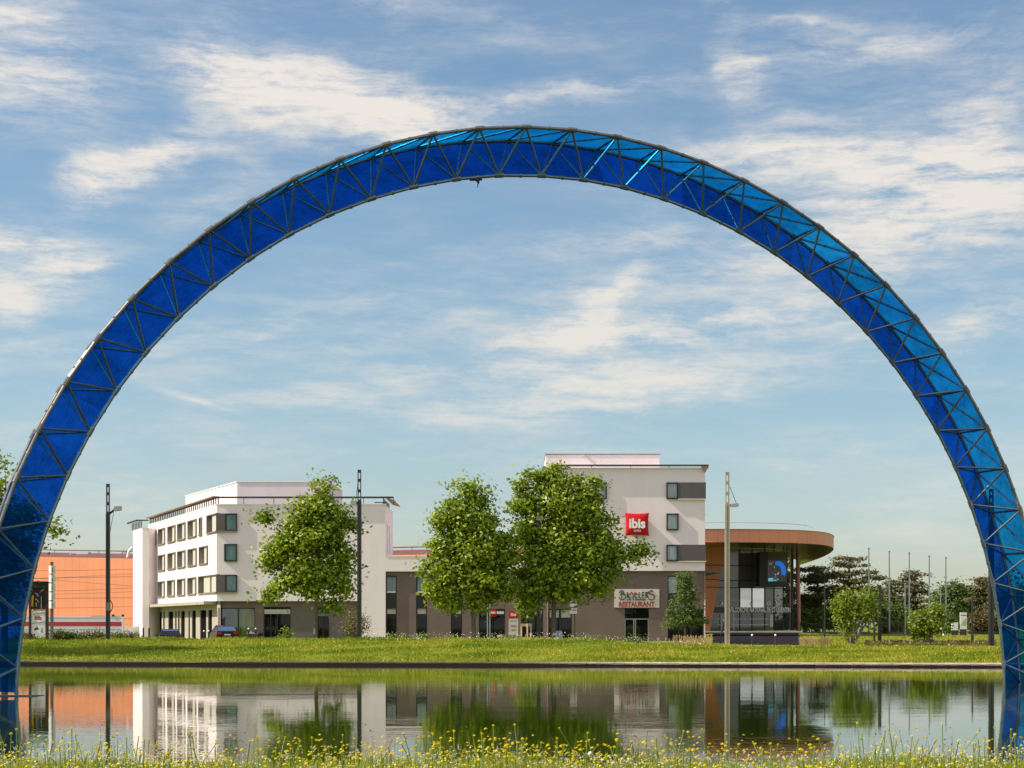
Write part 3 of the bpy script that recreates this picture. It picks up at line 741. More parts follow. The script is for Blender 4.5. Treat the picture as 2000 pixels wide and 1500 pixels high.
for a,b,c in ((1165,1182,903),(1188,1205,905)): w.box(PX(a,pd-1.5),PX(b,pd-1.5),pd-1.6,pd-1.2,zT-.2,PZ(c,pd-1.5))
hp('roof_vent', w, M_whitemetal)
tr = [(hz(974.5),hz(942.5)),(hz(1035.5),hz(1003)),(hz(1096),hz(1064))]
for i,(z0,z1) in enumerate(tr):
    framed(fr, hx(1301.5), hx(1325 if i == 1 else 1323.8), z0, z1, M_panepale)
    if i != 1:
        w = MB(); w.fbox(fr, hx(1323.9), tx1+.06, z0, z1, .004, .21); hp('cladding_panel', w, M_panel)
        w = MB(); w.fbox(fr, hx(1323.9), tx1+.10, z0-.06, z0-.004, .004, .27); hp('sill', w, M_whitetop)
    w = MB()
    for y in (1.5,) : w.add([(tx1+.004,HD+y,z1),(tx1+.22,HD+y,z1),(tx1+.004,HD+y,z1-.4),(tx1+.004,HD+y+2,z1),(tx1+.22,HD+y+2,z1),(tx1+.004,HD+y+2,z1-.4)],[(0,1,2),(3,5,4),(0,3,4,1),(1,4,5,2)])
    hp('window_hood', w, M_panel)
framed(fr, hx(1162), hx(1185), *tr[0], M_panepale); framed(fr, hx(1100), hx(1123), *tr[1], M_panepale); framed(fr, hx(1100), hx(1123), *tr[2], M_panepale)
ops = [(hx(1071.5),hx(1117),zg,zk2),(hx(1220.5),hx(1268),zg,hz(1188)),(hx(1304.5),hx(1326),hz(1188.5),hz(1124)),(hx(1304.5),hx(1375),zg,hz(1189.5))]
w = MB(); w.wall(fk, tx0, tx1, zg, zTb, ops, .35); hp('ground_floor_wall', w, M_taupe)
o = ops[0]
w = MB(); w.fbox(fk,o[0],o[0]+.1,zg,zk2,-.3,-.16); w.fbox(fk,hx(1092),hx(1096),zg,zk2,-.3,-.16); w.fbox(fk,o[1]-.1,o[1],zg,zk2,-.3,-.16); f_ = hp('shop_window', w, M_frame)
g = MB(); g.fbox(fk,o[0]+.1,o[1]-.1,zg,zk2,-.34,-.31); part('pane', g, M_panedark, f_)
g = MB(); g.fbox(fk,o[0]+.1,hx(1092),hz(1206),hz(1191),-.31,-.28); g.fbox(fk,hx(1096),o[1]-.1,hz(1206),hz(1191),-.31,-.28); part('blind', g, M_blind, f_)
w = MB(); o = ops[1]
for u in (o[0],hx(1237.5),hx(1241),o[1]-.09): w.fbox(fk,u,u+.09,zg,hz(1208),-.3,-.18)
w.fbox(fk,o[0],o[1],hz(1210),hz(1208),-.3,-.17); f_ = hp('entrance', w, M_steel)
g = MB(); g.fbox(fk,o[0],o[1],zg,o[3],-.34,-.31); part('door', g, M_panedark, f_)
slot = ops[2]
w = MB(); w.fbox(fk,slot[0],slot[0]+.1,slot[2],slot[3],-.3,-.1); w.fbox(fk,slot[1]-.1,slot[1],slot[2],slot[3],-.3,-.1); w.fbox(fk,slot[0]+.1,slot[1]-.1,slot[3]-.1,slot[3],-.3,-.1); w.fbox(fk,slot[0]+.1,slot[1]-.1,slot[2],hz(1158),-.3,-.12); f_ = hp('tall_window', w, M_frame)
g = MB(); g.fbox(fk,slot[0]+.1,slot[1]-.1,hz(1158),slot[3]-.1,-.34,-.31); part('pane', g, M_panepale, f_)
o = ops[3]
w = MB()
for u in (o[0],hx(1326),hx(1350),o[1]-.09): w.fbox(fk,u,u+.09,zg,o[3],-.3,-.16)
w.fbox(fk,o[0]+.09,o[1]-.09,o[3]-.09,o[3],-.3,-.17); f_ = hp('shop_window', w, M_frame)
g = MB(); g.fbox(fk,o[0]+.09,o[1]-.09,zg,o[3]-.09,-.34,-.31); part('pane', g, M_panedark, f_)
w = MB(); w.box(tx1+.02,hx(1407),HD+.2,HD+13,zTb-.16,zTb+.05); hp('awning', w, M_panel)
# ------------------------------------------------------------------ signs on the hotel
def pillow(c, w, h, t, n=18):
    mb = MB(); v = []; f = []
    for side in (0,1):
        for j in range(n+1):
            for i in range(n+1):
                a, b = 2*i/n-1, 2*j/n-1
                x = a*(1-.085*(1-b*b)); y = b*(1-.085*(1-a*a))
                z = (max(0,(1-a**2))**.55)*(max(0,(1-b**2))**.55)*t*(1 if side == 0 else .35)
                v.append((c[0]+x*w/2, c[1]-z if side == 0 else c[1]+z, c[2]+y*h/2))
    o = (n+1)**2
    for j in range(n):
        for i in range(n):
            q = (j*(n+1)+i, j*(n+1)+i+1, (j+1)*(n+1)+i+1, (j+1)*(n+1)+i)
            f += [q, tuple(x+o for x in q[::-1])]
    return mb.add(v, f)
def front_text(parent, name, body, cx, y, cz, size, m, bold=0., width=None, ext=.015, space=1., label=None):
    mb = text_mb(body, size, lambda u,v,d: (cx+u, y-d, cz+v), bold, ext, width=width, space=space)
    return part(name, mb, m, parent, label)
cx, cz = hx(1243.5), hz(1024.5)
sg = thing('cushion_sign', 'big red cushion shaped sign high on the white tower wall', 'sign', (cx,HD,cz))
part('cushion', pillow((cx,HD-.45,cz), hx(1267)-hx(1220), hz(1002)-hz(1047), .30), M_red, sg, smooth=True)
mb = MB(); mb.box(cx-.7,cx+.7,HD-.38,HD-.003,cz-.7,cz+.7); part('wall_bracket', mb, M_red, sg)
front_text(sg, 'lettering', 'ibis', cx, HD-.785, cz+.02, 1.18, M_white2, .045, width=hx(1259)-hx(1227.5), ext=.02)
front_text(sg, 'lettering', 'HOTELS', cx+.02, HD-.74, hz(1037.6), .25, M_white2, .008, width=hx(1250.5)-hx(1237))
# restaurant board
x0,x1,z0,z1 = hx(1200),hx(1288),hz(1186.6),hz(1150.5); yb = HD+.28-.14
bs = thing('restaurant_sign', 'pale board with hand drawn restaurant lettering above the tower door', 'sign', ((x0+x1)/2,HD,z0))
mb = MB(); mb.box(x0,x1,yb,HD+.275,z0,z1); part('board', mb, M_signbeige, bs)
def zx(a): return hx(1190+a*110/2000)
def zz(b): return hz(1140+b*55/1000)
def stroke(pts, m, r=.055, name='lettering'):
    mb = MB(); ps = [(zx(a), yb-.03, zz(b)) for a,b in pts]
    mb.tube(ps, r, 6); return mb
def arcp(cx_, cy_, rx, ry, a0, a1, n=14):
    return [(cx_+rx*math.cos(R(a0+(a1-a0)*i/n)), cy_-ry*math.sin(R(a0+(a1-a0)*i/n))) for i in range(n+1)]
blk = MB(); red = MB()
def S(*pts, mb=None, r=.046):
    (mb or blk).tube([(zx(a), yb-.035, zz(b)) for a,b in pts], r, 6)
S((440,285),(440,510)); S(*arcp(440,305,70,65,200,-70)); S(*arcp(470,460,115,105,85,-170))
S((645,300),(645,500)); S(*arcp(740,430,48,78,50,310)); S((850,440),(850,575)); S(*arcp(965,430,48,78,50,310))
S((1060,320),(1060,505),(1130,505)); S((1060,295),(1060,340),mb=red); S((1245,300),(1180,300),(1180,505),(1245,505)); S((1180,400),(1235,400))
S((1300,505),(1300,300)); S(*arcp(1300,350,75,50,90,-90)); S((1330,400),(1390,500)); S((1400,275),(1385,325),r=.05)
S(*arcp(1490,310,65,68,10,215)); S((1440,350),(1530,390)); S(*arcp(1500,470,110,105,65,-150))
S((640,568),(770,568),r=.045); S((915,568),(1290,568),r=.045)
S((770,300),(850,370),(850,440),mb=red,r=.055); S((930,300),(850,370),mb=red,r=.055); S((770,300),(800,290),mb=red,r=.05); S((930,300),(905,290),mb=red,r=.05)
part('lettering', blk, M_black, bs, 'black hand drawn name lettering'); part('lettering', red, M_redtext, bs, 'red letter shaped like handlebars')
front_text(bs, 'lettering', 'RESTAURANT', zx(980), yb-.02, zz(738), .62, M_redtext, .018, width=zx(1615)-zx(345))
# ------------------------------------------------------------------ entrance furniture
def gD(px, D): return gz(PX(px,D), D)
D = 150.
x0,x1 = PX(993.5,D),PX(1012,D); zt = PZ(1193,D); zm = PZ(1208.5,D); zb = gD(1003,D)
tm = thing('totem_sign', 'red and beige totem sign in front of the hotel entrance', 'sign', ((x0+x1)/2,D,zb))
mb = MB(); mb.box(x0+.02,x1-.02,D,D+.22,zm+.02,zt); part('header', mb, M_red, tm)
mb = MB(); mb.box(x0,x1,D-.03,D+.25,zb-.1,zm); part('panel', mb, M_signbeige, tm)
front_text(tm, 'lettering', 'ibis', (x0+x1)/2, D-.012, PZ(1200.5,D), .36, M_white2, .012, width=(x1-x0)*.58)
mb = MB()
for yy,wd in ((1212,.78),(1221,.55),(1223.5,.66),(1229,.6),(1231,.3)): mb.box((x0+x1)/2-wd*(x1-x0)/2,(x0+x1)/2+wd*(x1-x0)/2,D-.04,D-.033,PZ(yy+.7,D),PZ(yy,D))
part('text_lines', mb, M_panel, tm)
D = 151.
bn = thing('banner_sign', 'small red flag sign on twin grey poles by the entrance', 'sign', (PX(954,D),D,gD(954,D)))
zb = gD(954,D)
for px in (952.3,957):
    mb = MB(); mb.tube([(PX(px,D),D,zb-.1),(PX(px,D),D,PZ(1171 if px<955 else 1176,D))],.055,8); part('pole', mb, M_steel, bn)
mb = MB(); mb.box(PX(957.6,D),PX(969,D),D-.03,D+.03,PZ(1204.5,D),PZ(1189.5,D)); part('panel', mb, M_red, bn)
front_text(bn, 'lettering', 'ibis', PX(963.0,D), D-.045, PZ(1196.3,D), .3, M_white2, .01, width=PX(967.8,D)-PX(958.3,D))
D = 140.
ds = thing('direction_sign', 'two pale boards on a thin post by the shop window', 'sign', (PX(1122,D),D,gD(1122,D)))
mb = MB(); mb.tube([(PX(1122.5,D),D,gD(1122,D)-.1),(PX(1122.5,D),D,PZ(1174,D))],.05,8); part('post', mb, M_post, ds)
for a,b in ((1185,1174.5),(1198.5,1188)):
    mb = MB(); mb.box(PX(1113,D),PX(1127,D),D-.07,D-.03,PZ(a,D),PZ(b,D)); o = part('board', mb, M_signbeige, ds)
    mb = MB(); mb.box(PX(1114,D),PX(1116,D),D-.08,D-.073,PZ(b+4,D),PZ(b+1.5,D)); mb.box(PX(1118,D),PX(1125,D),D-.08,D-.073,PZ(b+4,D),PZ(b+2.5,D)); part('symbol', mb, M_black, o)
D = 146.
ab = thing('sandwich_board', 'blue grey sandwich board leaning near the second tree trunk', 'board', (PX(1093,D),D,gD(1093,D)))
zb = gD(1093,D); x0,x1 = PX(1086,D),PX(1098,D)
mb = MB(); mb.add([(x0,D-.3,zb),(x1+.1,D-.3,zb),(x1-.02,D,PZ(1232,D)),(x0-.02,D,PZ(1232,D)),(x0,D-.25,zb),(x1+.1,D-.25,zb),(x1-.02,D+.05,PZ(1232,D)),(x0-.02,D+.05,PZ(1232,D))],[(0,1,2,3),(7,6,5,4),(0,4,5,1),(1,5,6,2),(2,6,7,3),(3,7,4,0)])
part('front_leaf', mb, M_blueboard, ab)
mb = MB(); mb.add([(x0,D+.35,zb),(x1,D+.35,zb),(x1-.02,D+.06,PZ(1232.3,D)),(x0-.02,D+.06,PZ(1232.3,D))],[(0,1,2,3)]); part('back_leaf', mb, M_blueboard, ab)
# ------------------------------------------------------------------ velodrome
vel = thing('velodrome_building', 'orange curved velodrome with overhanging copper roof and glass front behind the hotel', 'velodrome', (25,210,1.3))
def vp(name, mb, m, label=None, parent=None, smooth=False): return part(name, mb, m, parent or vel, label, smooth)
ZS, ZT = 10.95, 12.35
ecx, ecy, erx, ery = 17.2, 221., 21.2, 31.
def canopy():
    P_ = [(9,190.4),(14,190.1),(20,190),(24.5,190.2),(28,191),(30.4,192.2),(32.3,194),(33.8,196.2),(35.0,199),(36.6,205),(37.9,213),(39,222),(40.2,235),(41.2,250),(41.8,262),(41.2,270),(38,276),(30,279),(9,280)]
    out = []
    for i in range(len(P_)-1):      # Catmull-Rom through the plan points
        p0,p1,p2,p3 = P_[max(i-1,0)],P_[i],P_[i+1],P_[min(i+2,len(P_)-1)]
        for t in (0,.25,.5,.75):
            out.append(tuple(.5*((2*p1[k])+(-p0[k]+p2[k])*t+(2*p0[k]-5*p1[k]+4*p2[k]-p3[k])*t*t+(-p0[k]+3*p1[k]-3*p2[k]+p3[k])*t**3) for k in (0,1)))
    return out+[P_[-1]]
ecx, ecy = 25., 232.
cp = canopy()
n = len(cp)
mb = MB(); mb.add([(x,y,ZS) for x,y in cp]+[(x,y,ZT) for x,y in cp], [(i,(i+1)%n,n+(i+1)%n,n+i) for i in range(n)]); vp('roof_fascia', mb, M_copper)
mb = MB(); mb.add([(x,y,ZS+.02) for x,y in cp], [tuple(range(n))[::-1]]); vp('soffit', mb, M_soffit)
mb = MB(); mb.add([(ecx+(x-ecx)*1.004,ecy+(y-ecy)*1.004,ZT) for x,y in cp]+[(ecx+(x-ecx)*.9,ecy+(y-ecy)*.9,ZT+.12) for x,y in cp], [(i,(i+1)%n,n+(i+1)%n,n+i) for i in range(n)]+[tuple(range(n,2*n))]); vp('roof', mb, M_whitemetal)
mb = MB(); rp = [(ecx+(x-ecx)*.86, ecy+(y-ecy)*.86, ZT+1.0) for x,y in cp[8:52]]
mb.tube(rp,.035,5); vp('roof_railing', mb, M_steel)
# glass front: plan polyline, tall panes
GZ0, GZ1 = 1.55, ZS
def at(px, D): return (PX(px,D), D)
gl = [at(1376,204),at(1396,204.2),at(1420,204.5),at(1445,205),at(1469,205.6),at(1494,206.5),at(1512,208),at(1530,211),at(1537,214),at(1549,220),at(1561,229)]
zrow = [GZ0, PZ(1196,205), PZ(1187,205), PZ(1148,205), PZ(1134,205), PZ(1105,205), GZ1]
def lean(z): return 1+.0*(z)
for i in range(1, len(gl)-1):
    for j in range(len(zrow)-1):
        a, b = gl[i], gl[i+1]; z0, z1 = zrow[j], zrow[j+1]
        mb = MB(); g_ = .0
        if i == 1:   # slanted edge beside the orange wall
            def xl(z): return PX(1384.5+(1416-1384.5)*(z-GZ0)/(GZ1-GZ0), 204)
            A0, A1 = min(xl(z0), b[0]-.02), min(xl(z1), b[0]-.02)
            ya = lambda x: a[1]+(x-a[0])/(b[0]-a[0])*(b[1]-a[1])
            mb.add([(A0,ya(A0),z0),(b[0],b[1],z0),(b[0],b[1],z1),(A1,ya(A1),z1)],[(0,1,2,3)])
        else: mb.add([(a[0],a[1],z0),(b[0],b[1],z0),(b[0],b[1],z1),(a[0],a[1],z1)],[(0,1,2,3)])
        m = M_velopanel if (j >= 3 and 3 <= i <= 6) or (j >= 4 and i < 3) else (M_panedark if j == 1 else M_velobright if (j == 2 and i in (3,4)) or (i >= 7 and j >= 2) else M_veloglass)
        vp('glass_pane', mb, m)
mb = MB()
for i in range(2, len(gl)): mb.box(gl[i][0]-.05,gl[i][0]+.05,gl[i][1]-.09,gl[i][1]-.006,GZ0,GZ1)
for j in range(1, len(zrow)-1):
    z = zrow[j]
    ps = [(x,y-.05,z) for x,y in gl[1:]]
    if z < 9: ps[0] = (xl(z), ps[0][1], z)
    mb.tube([p for p in ps], .045, 4)
vp('mullion_grid', mb, M_black)
mb = MB(); yo = 204.0-.25
mb.add([(PX(1330,204),yo,GZ0-.5),(xl(GZ0)+.02,yo,GZ0-.5),(xl(GZ1),yo,GZ1),(PX(1330,204),yo,GZ1),(PX(1330,204),yo+.3,GZ0-.5),(xl(GZ0)+.02,yo+.3,GZ0-.5),(xl(GZ1),yo+.3,GZ1),(PX(1330,204),yo+.3,GZ1)],[(0,1,2,3),(1,5,6,2),(4,7,6,5)]); vp('wall', mb, M_orange)
mb = MB()
for zr_ in (1132,1147,1104): z=PZ(zr_,204); mb.box(PX(1376,204),xl(z),yo-.05,yo-.002,z-.05,z+.05)
vp('wall_joint', mb, M_roofdark)
mb = MB(); mb.tube([(PX(1561,222),222,1.2),(PX(1559,222),222,ZS)],[.2,.2],10); vp('column', mb, M_copper)
mb = MB(); mb.tube([(PX(1557.5,221),221,1.2),(PX(1556,221),221,ZS)],.12,8); vp('downpipe', mb, M_roofdark)
mb = MB(); mb.add([(PX(1374,203),202.4,1.0),(PX(1565,203),202.4,1.0),(PX(1565,203),202.4,GZ0-.18),(PX(1374,203),202.4,GZ0-.18),(PX(1374,203),240,GZ0-.18),(PX(1565,203)+3,240,GZ0-.18),(PX(1565,203)+3,240,1.0)],[(0,1,2,3),(3,2,5,4),(1,6,5,2)]); vp('plinth', mb, M_black)
mb = MB(); mb.box(PX(1374,203),PX(1566,203),202.2,203.9,GZ0-.177,GZ0-.01); vp('plinth_edge', mb, M_whitetop)
# screen
sy = 203.6
mb = MB(); mb.box(PX(1481.5,sy),PX(1497.8,sy),sy-.9,sy+2,PZ(1145.5,sy),PZ(1078,sy)); mb.box(PX(1497.9,sy),PX(1537.5,sy),sy-.9,sy+.6,PZ(1146.5,sy),PZ(1136.5,sy)); scr = vp('screen_housing', mb, M_black)
mb = MB(); mb.box(PX(1497.9,sy),PX(1534.5,sy),sy-.9,sy+.6,PZ(1094,sy),PZ(1078.5,sy)); part('grille', mb, M_panel, scr)
def glow(name, c, s=1.):
    m = bpy.data.materials.new(name); m.use_nodes = True; k = NT(m.node_tree); b = k.n['Principled BSDF']
    b.inputs['Base Color'].default_value = rgb(tuple(x*.3 for x in c)); b.inputs['Emission Color'].default_value = rgb(c); b.inputs['Emission Strength'].default_value = s*.5
    return m
def spx(a): return PX(1390+a*.12, sy)
def spz(b): return PZ(1060+b*.12, sy)
yS = sy-.92
mb = MB(); mb.quad((spx(902),yS,spz(637)),(spx(1200),yS,spz(637)),(spx(1200),yS,spz(288)),(spx(902),yS,spz(288))); part('screen', mb, glow('screen_grey', (.030,.030,.036)), scr)
def flat(pts, m, name='screen_image', off=.01):
    mb = MB(); mb.add([(spx(a),yS-off,spz(b)) for a,b in pts],[tuple(range(len(pts)))]); part(name, mb, m, scr)
A = arcp(1060,470,130,165,110,-25,16); Bp = arcp(1040,480,75,110,105,-20,16)
mb = MB(); v = [(spx(a),yS-.01,spz(b)) for a,b in A]+[(spx(a),yS-.01,spz(b)) for a,b in Bp]; q = len(A)
mb.add(v,[(i,i+1,q+i+1,q+i) for i in range(q-1)]); part('screen_image', mb, glow('screen_blue', (.01,.16,.62)), scr)
flat([(902,630),(985,630),(985,575),(902,580)], glow('screen_cyan', (.14,.45,.68)))
for i in range(26):
    a = random.uniform(905,1000); b = random.uniform(300,560); w_ = random.uniform(8,22)
    flat([(a,b+w_),(a+w_,b+w_),(a+w_,b),(a,b)], glow('screen_fleck', random.choice([(.40,.05,.05),(.10,.03,.03),(.3,.2,.15),(.03,.03,.05),(.2,.12,.08)])), off=.02+.004*i)
for i in range(14):
    a = random.uniform(985,1060); b = random.uniform(480,610); w_ = random.uniform(8,26)
    flat([(a,b+w_),(a+w_*.8,b+w_),(a+w_*.6,b),(a,b+w_*.3)], glow('screen_fleck', random.choice([(.03,.22,.12),(.45,.6,.5),(.03,.1,.06),(.5,.55,.6)])), off=.13+.004*i)
# lettering on the glass
D = 204.2
front_text(vel, 'lettering', 'VELODROME NATIONAL DE ST QUENTIN', PX(1484,D), D-.12, PZ(1191.8,D), .80, M_white2, .02, width=PX(1543,D)-PX(1424,D))
for px,ch in ((1410,'A'),(1501.5,'O'),(1518.5,'D')):
    front_text(vel, 'lettering', ch, PX(px,D), D-.1, PZ(1179,D), .55, M_white2, .01)
mb = MB()
for zz_ in (PZ(1209,D),PZ(1220.3,D)):
    for px in np.arange(1400,1502,2.7):
        if not 1420 < px < 1428: mb.box(PX(px,D)-.035,PX(px,D)+.035,D-.03,D-.02,zz_-.04,zz_+.04)
for zz_ in (PZ(1172.5,D),):
    for px in np.arange(1404,1446,3.6): mb.box(PX(px,D)-.03,PX(px,D)+.03,D-.03,D-.02,zz_-.03,zz_+.03)
vp('safety_dots', mb, M_white2)
mb = MB(); mb.box(PX(1504,D),PX(1509.5,D),D-.12,D-.05,PZ(1224,D),PZ(1200.5,D)); vp('door_poster', mb, M_signbeige)
mb = MB()
for px in (1408.5,1433): mb.box(PX(px,D)-.04,PX(px,D)+.04,D-.12,D-.06,GZ0,PZ(1199,D))
vp('door_frame', mb, M_steel)
# long curved drum to the left and the middle roof
def drum(name, pts, z0, z1, m):
    mb = MB(); n = len(pts)
    mb.add([(x,y,z0) for x,y in pts]+[(x,y,z1[i] if hasattr(z1,'__len__') else z1) for i,(x,y) in enumerate(pts)], [(i,i+1,n+i+1,n+i) for i in range(n-1)]); return vp(name, mb, m)
dp = [(-150,345),(-128,318),(-110,302),(-95,290),(-88,285),(-80,279.6),(-72,274.6),(-64,269.9),(-56,265.4),(-48,261.2),(-40,257),(-28,251),(-14,243),(0,236),(12,228)]
zd = [17,16,15,13.9,13.5,13.05,12.7,12.4,12.1,11.9,11.8,11.8,11.8,11.75,11.7]
drum('wall', dp, .2, zd, M_orange)
mb = MB(); n = len(dp)
for i in range(n-1):
    (a,b),(c,d) = dp[i],dp[i+1]
    mb.add([(a,b-.05,zd[i]),(c,d-.05,zd[i+1]),(c,d+8,zd[i+1]+.9),(a,b+8,zd[i]+.9)],[(0,1,2,3)])
vp('roof', mb, M_roofdark)
mb = MB(); ys = [(x,y+9,z+1.35) for (x,y),z in zip(dp,zd)]; mb.tube(ys,.10,5)
for (x,y),z in zip(dp,zd): mb.tube([(x,y+9,z+.2),(x,y+9,z+1.35)],.05,5)
vp('roof_railing', mb, M_roofdark)
for px,w_,h_ in ((140,2.6,.7),(126,1.,.4),(228,.7,1.0)):
    D = 272.; mb = MB(); mb.box(PX(px,D)-w_/2,PX(px,D)+w_/2,D+5,D+7,12.6,12.8+h_); vp('roof_vent', mb, M_whitemetal)
mb = MB(); D=258; mb.tube([(PX(222,D),D+9,12),(PX(226,D),D+9,13.2),(PX(233,D),D+9,13.7),(PX(238,D),D+9,13.6)],.22,8); vp('vent_pipe', mb, M_whitemetal)
mb = MB()
for s in range(3):
    ps = [(x,y-.06,z) for (x,y) in dp for z in (3.2+s*3.1,)]; mb.tube(ps,.016,4)
vp('wall_joint', mb, M_roofdark)
# ------------------------------------------------------------------ low white wall, hoarding, wires
D = 172.
solid('low_wall', MB().box(PX(243,D),PX(270,D),D,D+.4,-.1,PZ(1223.5,D)), M_white, 'low bare white wall between the red striped hoarding and the hotel tower', 'wall')
D = 140.
ho = thing('hoarding', 'long white site hoarding with one red stripe below the orange wall', 'hoarding', (PX(140,D),D,.4))
mb = MB(); zz0,zz1,zr0,zr1 = .1, PZ(1206,D), PZ(1222.5,D), PZ(1214.5,D); x0,x1 = PX(-60,D),PX(241,D)
mb.box(x0,x1,D,D+.15,zz0,zr0); mb.box(x0,x1,D,D+.15,zr1,zz1); mb.box(x0,x1,D,D+.15,zr0,zr1)
part('board', mb, M_hoard, ho)
mb = MB(); mb.box(x0,x1-.05,D-.012,D-.004,zr0,zr1); part('stripe', mb, M_hoardred, ho)
mb = MB(); mb.box(x0,x1,D-.02,D+.17,zz1+.003,zz1+.08); mb.box(x1-.12,x1+.03,D-.025,D+.17,zz0,zz1+.003); part('trim', mb, M_whitetop, ho)
mb = MB()
for z in (PZ(1229,D),PZ(1236,D)): mb.box(x0,x1-.15,D-.010,D-.004,z-.012,z+.012)
part('joint', mb, M_steel, ho)
mb = MB()
for px in (221,240): mb.box(PX(px,D)-.08,PX(px,D)+.08,D-.05,D+.1,zz1+.083,zz1+.24)
mb.box(PX(178,D),PX(241,D),D+.02,D+.06,zz1+.083,zz1+.12); part('top_rail', mb, M_black, ho)
D = 205.
for ya,yb_,lab in ((1111.5,1111,'highest'),(1126,1120,'second highest'),(1129.5,1144,'steeply sloping'),(1152,1147.5,'long straight middle'),(1158,1155,'lower middle'),(1185,1184,'lowest')):
    mb = MB(); pts = [(PX(-40+320*t,D),D,PZ(ya+(yb_-ya)*(t*320-140)/160-0,D)-.25*math.sin(math.pi*t)*.6) for t in np.linspace(0,1,13)]
    mb.tube(pts,.02,5)
    solid('overhead_cable', mb, M_roofdark, lab+' thin cable stretched in front of the orange wall', 'cable', 'overhead cables')
# ------------------------------------------------------------------ trees and plants
def leaf_quads(cent, size, r, up=.25, asp=.62, out=None):
    """folded diamond leaves round the given centres"""
    N = len(cent)
    d = r.normal(size=(N,3)); d[:,2] = d[:,2]*.6-.15; d /= np.linalg.norm(d,axis=1,keepdims=True)+1e-9
    nrm = r.normal(size=(N,3)); nrm[:,2] += up*3
    if out is not None: nrm = nrm*.55+out*1.5
    s = np.cross(d,nrm); s /= np.linalg.norm(s,axis=1,keepdims=True)+1e-9
    sz = (size*r.uniform(.65,1.3,(N,1)))
    a = cent-d*sz*.5; c = cent+d*sz*.5; w = s*sz*asp*.5; lift = np.cross(s,d)*sz*.14
    v = np.stack([a, cent+w+lift, c, cent-w+lift],1)
    return v.reshape(-1,3)
def crown(name, parent, blobs, D, n_clump, n_leaf, size, m, r, clump_r=.40, flat=.72, shell=(.25,1.0), depth=1., hue=.35, off=(0,0,0), shrink=None):
    """blobs: (px,py,rx,ry) in photo pixels at distance D -> ellipsoids in metres"""
    k = D/F; bl = []
    shrink = clump_r*.8 if shrink is None else shrink
    for b in blobs:
        bl.append((PX(b[0],D), D+(b[4] if len(b) > 4 else 0), PZ(b[1],D), max(b[2]*k-shrink,.1), max(b[3]*k-shrink*.75,.1)))
    vol = np.array([b[3]*b[3]*b[4] for b in bl])**.75; vol /= vol.sum()
    C_ = []; T = []
    for b, f in zip(bl, vol):
        n = max(3, int(round(n_clump*f)))
        d = r.normal(size=(n,3)); d /= np.linalg.norm(d,axis=1,keepdims=True)
        rad = r.uniform(shell[0]**2, shell[1]**2, (n,1))**.5
        c = np.array([b[0],b[1],b[2]])+d*rad*np.array([b[3],b[3]*depth,b[4]])
        C_.append(c)
    C_ = np.concatenate(C_); n = len(C_)
    cl = r.uniform(0,1,n)
    cr = clump_r*r.uniform(.6,1.5,(n,1,1))
    P = C_[:,None,:]+r.normal(size=(n,n_leaf,3))*np.array([1,1,flat])*cr
    t = np.clip(cl[:,None]*hue+r.uniform(0,1-hue,(n,n_leaf)),0,1)
    O_ = (P-C_[:,None,:])/cr; O_[:,:,2] += .25
    v = leaf_quads(P.reshape(-1,3), size, r, out=O_.reshape(-1,3))
    o_ = np.array(root_loc(parent)); o = np_mesh(name, v-o_, 4, m, t.reshape(-1), parent)
    return C_
def limb(mb, a, b, r0, r1, r, bend=.12, n=5):
    a = np.array(a,float); b = np.array(b,float); L = np.linalg.norm(b-a)
    w = r.normal(size=3)*L*bend; w[2] = abs(w[2])*.4
    pts = [a+(b-a)*t+w*math.sin(math.pi*t)*.6 for t in np.linspace(0,1,n)]
    mb.tube(pts, list(np.linspace(r0,r1,n)), 7)
    return pts
def tree(name, label, cat, base, top_py, blobs, D, m, r, bark=None, tr=.16, fork=.35, n_clump=240, n_leaf=55, size=.26, nlimb=14, group=None, lean=0, **kw):
    bx, bz = PX(base,D), gz(PX(base,D),D)
    t = thing(name, label, cat, (bx,D,bz), group)
    kw.setdefault('hue',.5)
    C_ = crown('crown', t, blobs, D, n_clump, n_leaf, size, m, r, **kw)
    tz = PZ(top_py,D)
    mb = MB(); mb.tube([(bx+lean*0,D,bz-.15),(bx+.02,D,bz+.25),(bx+lean*.4,D,bz+(tz-bz)*fork),(bx+lean*.8,D,bz+(tz-bz)*.65),(bx+lean,D,bz+(tz-bz)*.93)],[tr*1.5,tr*1.08,tr*.85,tr*.5,tr*.12],9)
    idx = r.choice(len(C_), min(nlimb,len(C_)), replace=False)
    for i in idx:
        c = C_[i]; f = np.clip((c[2]-bz)/(tz-bz)*.75, fork*.8, .85)
        limb(mb, (bx+lean*f,D,bz+(tz-bz)*f), c, tr*.42*(1.1-f), .018, r)
    part('trunk', mb, bark or M_bark, t, smooth=True)
    return t
r = np.random.default_rng(11)
tree('plane_tree','bright green plane tree alone in front of the left wing','tree',615,940,
  [(632,957,16,24),(625,985,36,32),(600,1008,40,34),(655,1015,34,36),(570,1030,30,26),(520,1004,18,18),(545,1062,40,32),(610,1062,58,50),(664,1068,28,40),(530,1100,30,24),(600,1118,62,40),(660,1112,34,34),(545,1140,34,16),(668,1160,28,26),(610,1152,36,18),(528,1162,16,8),(692,1024,12,14),(650,1184,26,9)],122.,M_leaf,r,tr=.14,fork=.3,n_clump=182,n_leaf=95,size=.29,lean=.35)
